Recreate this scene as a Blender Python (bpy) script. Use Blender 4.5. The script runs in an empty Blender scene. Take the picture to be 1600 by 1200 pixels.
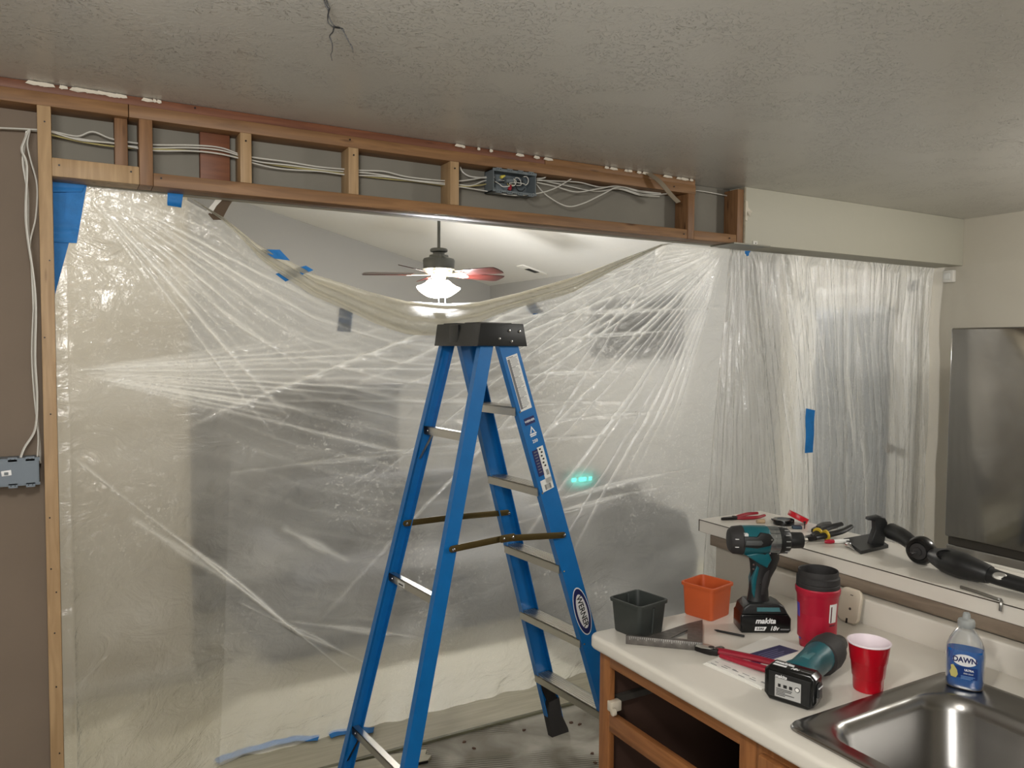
import bpy, bmesh, math, random
import numpy as np
from mathutils import Vector, Matrix, noise
random.seed(7)
PI = math.pi
R = math.radians
SC = bpy.context.scene
COL = SC.collection

# ------------------------------------------------------------------ camera
F, YAW, PIT, ROL, CH = 1220.5, .516, .0464, .0068, 1.70
_fw = Vector((math.sin(YAW)*math.cos(PIT), math.cos(YAW)*math.cos(PIT), -math.sin(PIT)))
_rt = Vector((math.cos(YAW), -math.sin(YAW), 0)); _up = _rt.cross(_fw)
_r2 = _rt*math.cos(ROL)+_up*math.sin(ROL); _u2 = _up*math.cos(ROL)-_rt*math.sin(ROL)
camd = bpy.data.cameras.new('camera'); cam = bpy.data.objects.new('camera', camd); COL.objects.link(cam)
camd.sensor_width = 36; camd.sensor_fit = 'HORIZONTAL'; camd.lens = 36*F/1600; camd.clip_start = .02; camd.clip_end = 60
M = Matrix((_r2, _u2, -_fw)).transposed().to_4x4(); M.translation = (0, 0, CH); cam.matrix_world = M
SC.camera = cam
def px(x, y, ax, val):
    """world point where the sight line of photo pixel (x, y) meets the plane ax = val"""
    d = _fw+_r2*((x-800)/F)-_u2*((y-600)/F); o = Vector((0, 0, CH)); i = 'xyz'.index(ax)
    return o+d*((val-o[i])/d[i])

# ------------------------------------------------------------------ world, lights, exposure
w = bpy.data.worlds.new('world'); SC.world = w; w.use_nodes = True
w.node_tree.nodes['Background'].inputs[0].default_value = (.9, .92, 1, 1)
w.node_tree.nodes['Background'].inputs[1].default_value = .12
SC.view_settings.view_transform = 'Standard'; SC.view_settings.look = 'None'
SC.view_settings.gamma = 1; SC.view_settings.use_curve_mapping = False
SC.view_settings.exposure = 1.0
SC.cycles.max_bounces = 14; SC.cycles.transparent_max_bounces = 16; SC.cycles.transmission_bounces = 12
SC.cycles.caustics_reflective = False; SC.cycles.caustics_refractive = False
SC.cycles.sample_clamp_indirect = 4
def area(name, loc, target, size, power, col, size_y=None):
    l = bpy.data.lights.new(name, 'AREA'); l.energy = power; l.color = col; l.size = size
    if size_y: l.shape = 'RECTANGLE'; l.size_y = size_y
    o = bpy.data.objects.new(name, l); COL.objects.link(o); o.location = loc
    o.rotation_euler = (Vector(target)-Vector(loc)).to_track_quat('-Z', 'Y').to_euler(); return o
def point(name, loc, r, power, col):
    l = bpy.data.lights.new(name, 'POINT'); l.energy = power; l.color = col; l.shadow_soft_size = r
    o = bpy.data.objects.new(name, l); COL.objects.link(o); o.location = loc; return o
point('kitchen_ceiling_light', (3.55, .75, 2.2), .11, 22, (1, .97, .92))
point('near_ceiling_light', (.0, .55, 2.2), .09, 25, (1, .97, .92))
area('fill_light', (-.9, -1.2, 1.9), (.9, 2.2, 1.6), 1.0, 20, (1, .985, .95))  # unseen fill added behind the camera to lift ceiling and header, no actual fixture
point('dining_light', (-1.0, 3.3, 2.5), .10, 24, (1, .96, .88))
FAN = Vector((2.47, 5.5, 0))

# ------------------------------------------------------------------ materials
def lin(c):
    return tuple(((v/255)/12.92 if v/255 <= .04045 else ((v/255+.055)/1.055)**2.4) for v in c)
MATS = {}
def mat(name, rgb, rough=.5, metal=0., var=.0, vscale=8., bump=0., bscale=40., spec=None, trans=0., ior=None, coat=0., emit=None, estr=0., stretch=None, alpha=None):
    if name in MATS: return MATS[name]
    m = bpy.data.materials.new(name); m.use_nodes = True; nt = m.node_tree; N = nt.nodes; L = nt.links
    b = N['Principled BSDF']; c = lin(rgb)
    b.inputs['Base Color'].default_value = (*c, 1); b.inputs['Roughness'].default_value = rough; b.inputs['Metallic'].default_value = metal
    if spec is not None: b.inputs['Specular IOR Level'].default_value = spec
    if trans: b.inputs['Transmission Weight'].default_value = trans
    if ior: b.inputs['IOR'].default_value = ior
    if coat: b.inputs['Coat Weight'].default_value = coat; b.inputs['Coat Roughness'].default_value = .15
    if emit: b.inputs['Emission Color'].default_value = (*lin(emit), 1); b.inputs['Emission Strength'].default_value = estr
    if alpha is not None: b.inputs['Alpha'].default_value = alpha
    tc = N.new('ShaderNodeTexCoord'); mp = N.new('ShaderNodeMapping'); L.new(tc.outputs['Object'], mp.inputs[0])
    if stretch: mp.inputs['Scale'].default_value = stretch
    if var:
        n = N.new('ShaderNodeTexNoise'); n.inputs['Scale'].default_value = vscale; n.inputs['Detail'].default_value = 6
        L.new(mp.outputs[0], n.inputs[0])
        r = N.new('ShaderNodeValToRGB'); r.color_ramp.elements[0].position = .3; r.color_ramp.elements[1].position = .7
        r.color_ramp.elements[0].color = (*[max(0, v*(1-var)) for v in c], 1); r.color_ramp.elements[1].color = (*[min(1, v*(1+var)) for v in c], 1)
        L.new(n.outputs[0], r.inputs[0]); L.new(r.outputs[0], b.inputs['Base Color'])
    if bump:
        n = N.new('ShaderNodeTexNoise'); n.inputs['Scale'].default_value = bscale; n.inputs['Detail'].default_value = 4
        L.new(mp.outputs[0], n.inputs[0]); bp = N.new('ShaderNodeBump'); bp.inputs['Strength'].default_value = bump; bp.inputs['Distance'].default_value = .004
        L.new(n.outputs[0], bp.inputs['Height']); L.new(bp.outputs[0], b.inputs['Normal'])
    MATS[name] = m; return m

def wood(name, a, b_, rough=.55, axis='X', scale=1., knots=True):
    """timber: long grain along one axis, with knots"""
    if name in MATS: return MATS[name]
    m = bpy.data.materials.new(name); m.use_nodes = True; nt = m.node_tree; N = nt.nodes; L = nt.links
    b = N['Principled BSDF']; b.inputs['Roughness'].default_value = rough
    tc = N.new('ShaderNodeTexCoord'); mp = N.new('ShaderNodeMapping'); L.new(tc.outputs['Object'], mp.inputs[0])
    s = [14*scale]*3; s['XYZ'.index(axis)] = 1.1*scale; mp.inputs['Scale'].default_value = s
    n = N.new('ShaderNodeTexNoise'); n.inputs['Scale'].default_value = 3; n.inputs['Detail'].default_value = 7; n.inputs['Distortion'].default_value = 1.2
    L.new(mp.outputs[0], n.inputs[0])
    r = N.new('ShaderNodeValToRGB'); e = r.color_ramp.elements; e[0].position = .32; e[1].position = .68
    e[0].color = (*lin(a), 1); e[1].color = (*lin(b_), 1); L.new(n.outputs[0], r.inputs[0])
    out = r.outputs[0]
    if knots:
        mp2 = N.new('ShaderNodeMapping'); L.new(tc.outputs['Object'], mp2.inputs[0]); s2 = [26]*3; s2['XYZ'.index(axis)] = 5; mp2.inputs['Scale'].default_value = s2
        v = N.new('ShaderNodeTexVoronoi'); v.inputs['Scale'].default_value = 1; L.new(mp2.outputs[0], v.inputs[0])
        r2 = N.new('ShaderNodeValToRGB'); r2.color_ramp.elements[0].position = .06; r2.color_ramp.elements[1].position = .16
        r2.color_ramp.elements[0].color = (.3, .22, .16, 1); r2.color_ramp.elements[1].color = (1, 1, 1, 1); L.new(v.outputs['Distance'], r2.inputs[0])
        mx = N.new('ShaderNodeMix'); mx.data_type = 'RGBA'; mx.blend_type = 'MULTIPLY'; mx.inputs[0].default_value = .8
        L.new(out, mx.inputs[6]); L.new(r2.outputs[0], mx.inputs[7]); out = mx.outputs[2]
    L.new(out, b.inputs['Base Color'])
    bp = N.new('ShaderNodeBump'); bp.inputs['Strength'].default_value = .25; bp.inputs['Distance'].default_value = .002
    L.new(n.outputs[0], bp.inputs['Height']); L.new(bp.outputs[0], b.inputs['Normal'])
    MATS[name] = m; return m

def ceiling_mat():
    """knock-down plaster: flattened streaky blobs"""
    m = bpy.data.materials.new('knockdown_ceiling'); m.use_nodes = True; nt = m.node_tree; N = nt.nodes; L = nt.links
    b = N['Principled BSDF']; b.inputs['Base Color'].default_value = (*lin((206, 203, 196)), 1); b.inputs['Roughness'].default_value = .28
    b.inputs['Specular IOR Level'].default_value = .5
    tc = N.new('ShaderNodeTexCoord'); mp = N.new('ShaderNodeMapping'); mp.inputs['Scale'].default_value = (1, 1, 1); L.new(tc.outputs['Object'], mp.inputs[0])
    n = N.new('ShaderNodeTexNoise'); n.inputs['Scale'].default_value = 34; n.inputs['Detail'].default_value = 2; n.inputs['Distortion'].default_value = 3; L.new(mp.outputs[0], n.inputs[0])
    r = N.new('ShaderNodeValToRGB'); r.color_ramp.elements[0].position = .57; r.color_ramp.elements[1].position = .61; L.new(n.outputs[0], r.inputs[0])
    n2 = N.new('ShaderNodeTexNoise'); n2.inputs['Scale'].default_value = 5; n2.inputs['Detail'].default_value = 3; L.new(tc.outputs['Object'], n2.inputs[0])
    r2 = N.new('ShaderNodeValToRGB'); r2.color_ramp.elements[0].position = .40; r2.color_ramp.elements[1].position = .72; L.new(n2.outputs[0], r2.inputs[0])
    mu = N.new('ShaderNodeMath'); mu.operation = 'MULTIPLY'; L.new(r.outputs[0], mu.inputs[0]); L.new(r2.outputs[0], mu.inputs[1])
    n3 = N.new('ShaderNodeTexNoise'); n3.inputs['Scale'].default_value = 120; n3.inputs['Detail'].default_value = 2; L.new(tc.outputs['Object'], n3.inputs[0])
    ad = N.new('ShaderNodeMath'); ad.operation = 'MULTIPLY_ADD'; ad.inputs[1].default_value = .12; L.new(n3.outputs[0], ad.inputs[0]); L.new(mu.outputs[0], ad.inputs[2])
    bp = N.new('ShaderNodeBump'); bp.inputs['Strength'].default_value = 1; bp.inputs['Distance'].default_value = .007
    L.new(ad.outputs[0], bp.inputs['Height']); L.new(bp.outputs[0], b.inputs['Normal']); return m

def slab_mat():
    """bare slab: thin-set residue, trowel combing in patches, stains"""
    m = bpy.data.materials.new('bare_slab'); m.use_nodes = True; nt = m.node_tree; N = nt.nodes; L = nt.links
    b = N['Principled BSDF']; b.inputs['Roughness'].default_value = .75
    tc = N.new('ShaderNodeTexCoord')
    n = N.new('ShaderNodeTexNoise'); n.inputs['Scale'].default_value = 3.2; n.inputs['Detail'].default_value = 8; n.inputs['Distortion'].default_value = 1; L.new(tc.outputs['Object'], n.inputs[0])
    r = N.new('ShaderNodeValToRGB'); e = r.color_ramp.elements; e[0].position = .35; e[0].color = (*lin((128, 122, 108)), 1); e[1].position = .62; e[1].color = (*lin((188, 184, 172)), 1)
    L.new(n.outputs[0], r.inputs[0])
    mp = N.new('ShaderNodeMapping'); mp.inputs['Rotation'].default_value = (0, 0, .35); L.new(tc.outputs['Object'], mp.inputs[0])
    wv = N.new('ShaderNodeTexWave'); wv.inputs['Scale'].default_value = 20; wv.inputs['Distortion'].default_value = .8; wv.bands_direction = 'Y'; L.new(mp.outputs[0], wv.inputs[0])
    n2 = N.new('ShaderNodeTexNoise'); n2.inputs['Scale'].default_value = 2.3; L.new(tc.outputs['Object'], n2.inputs[0])
    r2 = N.new('ShaderNodeValToRGB'); r2.color_ramp.elements[0].position = .47; r2.color_ramp.elements[1].position = .53; L.new(n2.outputs[0], r2.inputs[0])
    rw = N.new('ShaderNodeValToRGB'); rw.color_ramp.elements[0].position = .35; rw.color_ramp.elements[1].position = .6; rw.color_ramp.elements[0].color = (.42, .4, .36, 1); L.new(wv.outputs[0], rw.inputs[0])
    mx = N.new('ShaderNodeMix'); mx.data_type = 'RGBA'; mx.blend_type = 'MULTIPLY'; L.new(r2.outputs[0], mx.inputs[0]); L.new(r.outputs[0], mx.inputs[6]); L.new(rw.outputs[0], mx.inputs[7])
    L.new(mx.outputs[2], b.inputs['Base Color'])
    bp = N.new('ShaderNodeBump'); bp.inputs['Strength'].default_value = .5; bp.inputs['Distance'].default_value = .004; L.new(mx.outputs[2], bp.inputs['Height']); L.new(bp.outputs[0], b.inputs['Normal'])
    return m

def plastic_mat(name, vertical=False, haze=.42, tint=(250, 249, 243), tlf=.5):
    """thin polyethylene film: part clear, part milky, glossy; creases and dust are milkier"""
    m = bpy.data.materials.new(name); m.use_nodes = True; nt = m.node_tree; N = nt.nodes; L = nt.links
    for n in list(N): N.remove(n)
    out = N.new('ShaderNodeOutputMaterial'); tc = N.new('ShaderNodeTexCoord'); geo = N.new('ShaderNodeNewGeometry')
    at = N.new('ShaderNodeAttribute'); at.attribute_name = 'crease'
    mp = N.new('ShaderNodeMapping'); mp.inputs['Scale'].default_value = (9, 9, 1.3) if vertical else (2.2, 2.2, 3.4); L.new(tc.outputs['Object'], mp.inputs[0])
    # bump: broad puckers + fine wrinkles
    a = N.new('ShaderNodeTexNoise'); a.inputs['Scale'].default_value = 3.0; a.inputs['Detail'].default_value = 6; a.inputs['Distortion'].default_value = 1.6; L.new(mp.outputs[0], a.inputs[0])
    f = N.new('ShaderNodeTexNoise'); f.inputs['Scale'].default_value = 38; f.inputs['Detail'].default_value = 3; f.inputs['Distortion'].default_value = 2; L.new(tc.outputs['Object'], f.inputs[0])
    b1 = N.new('ShaderNodeBump'); b1.inputs['Strength'].default_value = .5; b1.inputs['Distance'].default_value = .03; L.new(a.outputs[0], b1.inputs['Height'])
    b2 = N.new('ShaderNodeBump'); b2.inputs['Strength'].default_value = .35; b2.inputs['Distance'].default_value = .005; L.new(f.outputs[0], b2.inputs['Height']); L.new(b1.outputs[0], b2.inputs['Normal'])
    # dust specks, in patches
    d = N.new('ShaderNodeTexNoise'); d.inputs['Scale'].default_value = 75; d.inputs['Detail'].default_value = 3; d.inputs['Distortion'].default_value = 1.5; L.new(tc.outputs['Object'], d.inputs[0])
    dr = N.new('ShaderNodeValToRGB'); dr.color_ramp.elements[0].position = .57; dr.color_ramp.elements[1].position = .66; L.new(d.outputs[0], dr.inputs[0])
    p = N.new('ShaderNodeTexNoise'); p.inputs['Scale'].default_value = 1.8; p.inputs['Detail'].default_value = 3; L.new(tc.outputs['Object'], p.inputs[0])
    pr = N.new('ShaderNodeValToRGB'); pr.color_ramp.elements[0].position = .45; pr.color_ramp.elements[1].position = .6; L.new(p.outputs[0], pr.inputs[0])
    du = N.new('ShaderNodeMath'); du.operation = 'MULTIPLY'; L.new(dr.outputs[0], du.inputs[0]); L.new(pr.outputs[0], du.inputs[1])
    du2 = N.new('ShaderNodeMath'); du2.operation = 'MULTIPLY'; du2.inputs[1].default_value = .36; L.new(du.outputs[0], du2.inputs[0])
    br = N.new('ShaderNodeTexNoise'); br.inputs['Scale'].default_value = 1.0; br.inputs['Detail'].default_value = 4; L.new(mp.outputs[0], br.inputs[0])
    br2 = N.new('ShaderNodeMath'); br2.operation = 'MULTIPLY_ADD'; br2.inputs[1].default_value = .36; br2.inputs[2].default_value = haze-.18; L.new(br.outputs[0], br2.inputs[0])
    s1 = N.new('ShaderNodeMath'); s1.operation = 'ADD'; L.new(br2.outputs[0], s1.inputs[0]); L.new(du2.outputs[0], s1.inputs[1])
    s2 = N.new('ShaderNodeMath'); s2.operation = 'MULTIPLY_ADD'; s2.inputs[1].default_value = .75; L.new(at.outputs['Fac'], s2.inputs[0]); L.new(s1.outputs[0], s2.inputs[2]); s2.use_clamp = True
    di = N.new('ShaderNodeBsdfDiffuse'); di.inputs[0].default_value = (*lin(tint), 1); L.new(b2.outputs[0], di.inputs['Normal'])
    tl = N.new('ShaderNodeBsdfTranslucent'); tl.inputs[0].default_value = (*lin(tint), 1); L.new(b2.outputs[0], tl.inputs['Normal'])
    hz = N.new('ShaderNodeMixShader'); hz.inputs[0].default_value = tlf; L.new(di.outputs[0], hz.inputs[1]); L.new(tl.outputs[0], hz.inputs[2])
    tr = N.new('ShaderNodeBsdfTransparent'); tr.inputs[0].default_value = (.97, .97, .96, 1)
    rf = N.new('ShaderNodeBsdfRefraction'); rf.inputs['Color'].default_value = (.97, .97, .96, 1); rf.inputs['Roughness'].default_value = .42; rf.inputs['IOR'].default_value = 1.14
    L.new(geo.outputs['Incoming'], rf.inputs['Normal'])
    cl = N.new('ShaderNodeMixShader'); cl.inputs[0].default_value = .72; L.new(tr.outputs[0], cl.inputs[1]); L.new(rf.outputs[0], cl.inputs[2])
    bd = N.new('ShaderNodeMixShader'); L.new(s2.outputs[0], bd.inputs[0]); L.new(cl.outputs[0], bd.inputs[1]); L.new(hz.outputs[0], bd.inputs[2])
    ga = N.new('ShaderNodeBsdfGlossy'); ga.inputs['Roughness'].default_value = .07; gb = N.new('ShaderNodeBsdfGlossy'); gb.inputs['Roughness'].default_value = .22
    ri = N.new('ShaderNodeTexNoise'); ri.noise_type = 'RIDGED_MULTIFRACTAL'; ri.inputs['Scale'].default_value = 2.6; ri.inputs['Detail'].default_value = 4; L.new(mp.outputs[0], ri.inputs[0])
    b3 = N.new('ShaderNodeBump'); b3.inputs['Strength'].default_value = .5; b3.inputs['Distance'].default_value = .012; L.new(ri.outputs[0], b3.inputs['Height']); L.new(b2.outputs[0], b3.inputs['Normal'])
    L.new(b3.outputs[0], ga.inputs['Normal']); L.new(b3.outputs[0], gb.inputs['Normal']); gl = N.new('ShaderNodeMixShader'); gl.inputs[0].default_value = .4; L.new(ga.outputs[0], gl.inputs[1]); L.new(gb.outputs[0], gl.inputs[2])
    lw = N.new('ShaderNodeFresnel'); lw.inputs['IOR'].default_value = 1.5; L.new(b2.outputs[0], lw.inputs['Normal'])
    fin = N.new('ShaderNodeMixShader'); fa = N.new('ShaderNodeMath'); fa.operation = 'ADD'; fa.operation = 'MULTIPLY_ADD'; fa.inputs[1].default_value = 1.6; fa.inputs[2].default_value = .06; L.new(lw.outputs[0], fa.inputs[0]); L.new(fa.outputs[0], fin.inputs[0]); L.new(bd.outputs[0], fin.inputs[1]); L.new(gl.outputs[0], fin.inputs[2])
    L.new(fin.outputs[0], out.inputs[0]); return m

def brushed(name, rgb, rough=.25, ax=0, ani=True):
    m = mat(name, rgb, rough, 1.0); nt = m.node_tree; N = nt.nodes; L = nt.links; b = N['Principled BSDF']
    tc = N.new('ShaderNodeTexCoord'); mp = N.new('ShaderNodeMapping'); s = [180, 180, 180]; s[ax] = 3; mp.inputs['Scale'].default_value = s; L.new(tc.outputs['Object'], mp.inputs[0])
    n = N.new('ShaderNodeTexNoise'); n.inputs['Scale'].default_value = 2; L.new(mp.outputs[0], n.inputs[0])
    bp = N.new('ShaderNodeBump'); bp.inputs['Strength'].default_value = .06; bp.inputs['Distance'].default_value = .001; L.new(n.outputs[0], bp.inputs['Height']); L.new(bp.outputs[0], b.inputs['Normal']); return m

m_ceil = ceiling_mat(); m_slab = slab_mat()
m_wall = mat('wall_paint', (196, 190, 176), .6, bump=.15, bscale=60)
m_soffit = mat('soffit_paint', (186, 183, 168), .6, bump=.12, bscale=60)
m_back = mat('gypsum_back_paper', (124, 110, 96), .85, var=.06, vscale=3)
m_back2 = mat('gypsum_bay_paper', (128, 124, 114), .85, var=.08, vscale=4)
m_pine = wood('pine_plate', (116, 82, 50), (144, 106, 68), axis='X')
m_pined = wood('pine_dark_plate', (100, 58, 38), (126, 78, 52), axis='X')
m_stud = wood('pine_stud', (154, 124, 88), (180, 150, 112), axis='Z')
m_studd = wood('pine_stud_brown', (116, 82, 52), (142, 104, 70), axis='Z')
m_oak = wood('oak_cabinet', (124, 78, 44), (156, 104, 62), axis='Z', knots=False, rough=.4)
m_oakh = wood('oak_cabinet_rail', (124, 78, 44), (156, 104, 62), axis='Y', knots=False, rough=.4)
m_dark = mat('cabinet_inside_shaded', (52, 30, 18), .85)  # interior panels, the shade of the unlit cabinet put into their colour
m_lam = mat('white_laminate', (222, 217, 207), .28, var=.02, vscale=5)
m_lamk = mat('laminate_dark_line', (60, 52, 44), .6)
m_molding = wood('grey_brown_molding', (116, 102, 88), (140, 126, 110), axis='Y', knots=False)
m_white = mat('white_paint', (225, 222, 214), .4)
m_wire = mat('white_cable', (214, 212, 204), .45)
m_wirey = mat('yellow_cable', (188, 176, 120), .5)
m_blue = mat('blue_fiberglass', (10, 104, 172), .38, var=.05, vscale=20, coat=.2)
m_tape = mat('blue_tape', (28, 118, 190), .65, var=.12, vscale=30, bump=.3, bscale=50)
m_alu = brushed('aluminium', (200, 198, 192), .32, 1)
m_black = mat('black_plastic', (26, 27, 28), .42)
m_blackg = mat('black_gloss', (14, 15, 16), .22)
m_rubber = mat('dark_rubber', (40, 38, 38), .7, bump=.1, bscale=200)
m_teal = mat('teal_plastic', (14, 88, 98), .33)
m_teal2 = mat('teal_grey_plastic', (70, 116, 122), .4)
m_chrome = mat('chrome', (215, 215, 215), .15, 1)
m_gear = mat('gear_case', (165, 168, 168), .3, .9)
m_red = mat('red_cup', (178, 6, 28), .3)
m_redm = mat('red_mug', (168, 22, 48), .38)
m_redg = mat('red_grip', (150, 20, 44), .45)
m_redt = mat('red_tape_roll', (200, 24, 40), .35)
m_orange = mat('orange_plastic', (188, 84, 40), .5)
m_darkpot = mat('charcoal_plastic', (52, 56, 54), .5)
m_steel = brushed('stainless', (150, 148, 145), .27, 0)
m_fridge = mat('fridge_steel', (150, 148, 145), .10, .9)
m_brown = mat('olive_steel', (96, 82, 48), .4, .6)
m_paper = mat('paper', (238, 236, 230), .6)
m_print = mat('print_grey', (120, 120, 122), .7)
m_navy = mat('navy_print', (32, 38, 92), .5)
m_indigo = mat('purple_navy_print', (58, 54, 96), .5)
m_txtw = mat('white_print', (235, 235, 235), .5)
m_txtk = mat('black_print', (20, 20, 20), .5)
m_label = mat('white_label', (228, 228, 224), .45)
m_tool = mat('weathered_alu', (112, 108, 104), .5, .7, var=.25, vscale=60)
m_toolk = mat('black_oxide', (42, 40, 40), .4, .6)
m_yel = mat('yellow_ring', (200, 170, 50), .5)
m_boxg = mat('grey_box', (104, 112, 116), .5)
m_boxb = mat('blue_grey_box', (112, 122, 132), .5)
m_beige = mat('beige_plastic', (206, 196, 178), .45, var=.04)

# ------------------------------------------------------------------ mesh building
class MB:
    def __init__(s): s.bm = bmesh.new()
    def _x(s, vs, T):
        if T is not None:
            for v in vs: v.co = T @ v.co
    def box(s, a, b, T=None, bev=0, seg=2):
        bm = s.bm; c = [(a[i]+b[i])/2 for i in range(3)]
        r = bmesh.ops.create_cube(bm, size=1); vs = r['verts']
        for v in vs: v.co = Vector((c[0]+v.co.x*(b[0]-a[0]), c[1]+v.co.y*(b[1]-a[1]), c[2]+v.co.z*(b[2]-a[2])))
        if bev:
            es = list({e for v in vs for e in v.link_edges})
            r = bmesh.ops.bevel(bm, geom=es, offset=bev, segments=seg, affect='EDGES', profile=.5)
            vs = list({v for f in r['faces'] for v in f.verts}|{v for v in vs if v.is_valid})
        s._x(vs, T); return s
    def prism(s, poly, z0, z1, T=None, bev=0, seg=2):
        """poly in x,y extruded z0..z1, then transformed"""
        bm = s.bm; lo = [bm.verts.new((p[0], p[1], z0)) for p in poly]; hi = [bm.verts.new((p[0], p[1], z1)) for p in poly]; n = len(poly)
        fs = [bm.faces.new(lo[::-1]), bm.faces.new(hi)]
        for i in range(n): fs.append(bm.faces.new((lo[i], lo[(i+1) % n], hi[(i+1) % n], hi[i])))
        vs = lo+hi
        bmesh.ops.recalc_face_normals(bm, faces=fs)
        if bev:
            es = [e for e in {e for f in fs[:2] for e in f.edges}]
            r = bmesh.ops.bevel(bm, geom=es, offset=bev, segments=seg, affect='EDGES', profile=.5, clamp_overlap=True)
            vs = list({v for f in r['faces'] for v in f.verts}|{v for v in vs if v.is_valid})
        s._x(vs, T); return s
    def lathe(s, prof, n=32, T=None, sx=1, sy=1, cap=True):
        bm = s.bm; rings = []
        for r, z in prof:
            rings.append([bm.verts.new((r*sx*math.cos(2*PI*i/n), r*sy*math.sin(2*PI*i/n), z)) for i in range(n)])
        for a, b in zip(rings, rings[1:]):
            for i in range(n): bm.faces.new((a[i], a[(i+1) % n], b[(i+1) % n], b[i]))
        if cap:
            bm.faces.new(rings[0][::-1]); bm.faces.new(rings[-1])
        s._x([v for r in rings for v in r], T); return s
    def loft(s, secs, cap=True, T=None):
        """secs: list of equal-length rings of points"""
        bm = s.bm; rings = [[bm.verts.new(p) for p in r] for r in secs]; n = len(rings[0])
        for a, b in zip(rings, rings[1:]):
            for i in range(n): bm.faces.new((a[i], a[(i+1) % n], b[(i+1) % n], b[i]))
        if cap: bm.faces.new(rings[0][::-1]); bm.faces.new(rings[-1])
        s._x([v for r in rings for v in r], T); return s
    def tube(s, pts, r, n=8, T=None, cap=True, sm=0, flat=1.):
        P = [Vector(p) for p in pts]
        if sm: P = smooth(P, sm)
        rr = r if isinstance(r, (list, tuple)) else None
        bm = s.bm; rings = []; up = None
        for i, p in enumerate(P):
            t = (P[min(i+1, len(P)-1)]-P[max(i-1, 0)]).normalized()
            if up is None: up = t.cross(Vector((0, 0, 1))); up = (up if up.length > .05 else t.cross(Vector((1, 0, 0)))).normalized()
            up = (up-t*up.dot(t)).normalized(); q = t.cross(up)
            if rr: k = i/(len(P)-1)*(len(rr)-1); j = min(int(k), len(rr)-2); ra = rr[j]+(rr[j+1]-rr[j])*(k-j)
            else: ra = r
            rings.append([bm.verts.new(p+(up*math.cos(2*PI*a/n)+q*math.sin(2*PI*a/n)*flat)*ra) for a in range(n)])
        for a, b in zip(rings, rings[1:]):
            for i in range(n): bm.faces.new((a[i], a[(i+1) % n], b[(i+1) % n], b[i]))
        if cap: bm.faces.new(rings[0][::-1]); bm.faces.new(rings[-1])
        s._x([v for q_ in rings for v in q_], T); return s
    def build(s, name, m, parent=None, T=None, angle=35, world=False):
        me = bpy.data.meshes.new(name)
        if T is not None: bmesh.ops.transform(s.bm, matrix=T, verts=s.bm.verts)
        if world and parent is not None:
            bmesh.ops.transform(s.bm, matrix=MW[top(parent).name].inverted(), verts=s.bm.verts)
        bmesh.ops.recalc_face_normals(s.bm, faces=s.bm.faces)
        s.bm.to_mesh(me); s.bm.free()
        for p in me.polygons: p.use_smooth = True
        me.set_sharp_from_angle(angle=R(angle))
        me.materials.append(m); o = bpy.data.objects.new(name, me); COL.objects.link(o)
        if parent is not None: o.parent = parent
        return o
MW = {}
def top(o):
    while o.parent is not None: o = o.parent
    return o
def smooth(P, k):
    out = []
    for i in range(len(P)-1):
        p0, p1, p2, p3 = P[max(i-1, 0)], P[i], P[i+1], P[min(i+2, len(P)-1)]
        for j in range(k):
            t = j/k; out.append(.5*((2*p1)+(-p0+p2)*t+(2*p0-5*p1+4*p2-p3)*t*t+(-p0+3*p1-3*p2+p3)*t**3))
    out.append(P[-1]); return out
def tag(o, label, cat, group=None, kind=None):
    o['label'] = label; o['category'] = cat
    if group: o['group'] = group
    if kind: o['kind'] = kind
    return o
def thing(name, label, cat, T=(0, 0, 0), group=None):
    """an Empty at the thing's base; T is a location or a full matrix"""
    o = bpy.data.objects.new(name, None); COL.objects.link(o); o.empty_display_size = .05
    Tm = T if isinstance(T, Matrix) else Matrix.Translation(Vector(T))
    o.matrix_world = Tm; MW[o.name] = Tm.copy(); return tag(o, label, cat, group)
def struct(name, mb, m, parent=None):
    o = mb.build(name, m, parent); o['kind'] = 'structure'; return o
def frame(loc, xdir, zdir=(0, 0, 1)):
    """matrix with local x along xdir and local z near zdir"""
    x = Vector(xdir).normalized(); z = Vector(zdir); y = z.cross(x).normalized(); z = x.cross(y)
    m = Matrix((x, y, z)).transposed().to_4x4(); m.translation = Vector(loc); return m
def text(s, size, m, parent, T, name='lettering', bold=0., shear=0., sx=1., thick=.0004, align='CENTER'):
    """lettering as real mesh; T places its x/y plane"""
    cu = bpy.data.curves.new('t', 'FONT'); cu.body = s; cu.size = size; cu.align_x = align; cu.align_y = 'CENTER'; cu.extrude = thick; cu.offset = bold; cu.shear = shear
    to = bpy.data.objects.new('t', cu); COL.objects.link(to)
    bpy.context.view_layer.update()
    me = bpy.data.meshes.new_from_object(to.evaluated_get(bpy.context.evaluated_depsgraph_get())); bpy.data.objects.remove(to); me.name = name
    me.transform(T @ Matrix.Diagonal((sx, 1, 1, 1))); me.materials.clear(); me.materials.append(m)
    o = bpy.data.objects.new(name, me); COL.objects.link(o); o.parent = parent; return o
def bx(a, b, bev=0, T=None): return MB().box(a, b, T, bev)

# ================================================================== SETTING
YH, ZB, CZ, XW = 2.606, 2.18, 2.44, 4.40      # header face, header underside, ceiling, right wall
YB = 2.695                                      # header back
struct('floor', bx((-3, -2.6, -.1), (XW, 3.034, 0)), m_slab)
m_vinyl = wood('pale_floor_planks', (176, 170, 146), (196, 190, 168), axis='X', knots=False)
struct('floor', bx((-3, 3.034, -.1), (XW, 8.3, .008)), m_vinyl)
struct('trim_1', bx((-.4, 3.022, 0), (2.9, 3.04, .012), .002), mat('olive_edge_strip', (108, 106, 84), .5))
struct('ceiling', bx((-3, -2.6, CZ), (XW, YB+.05, CZ+.1)), m_ceil)
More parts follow.
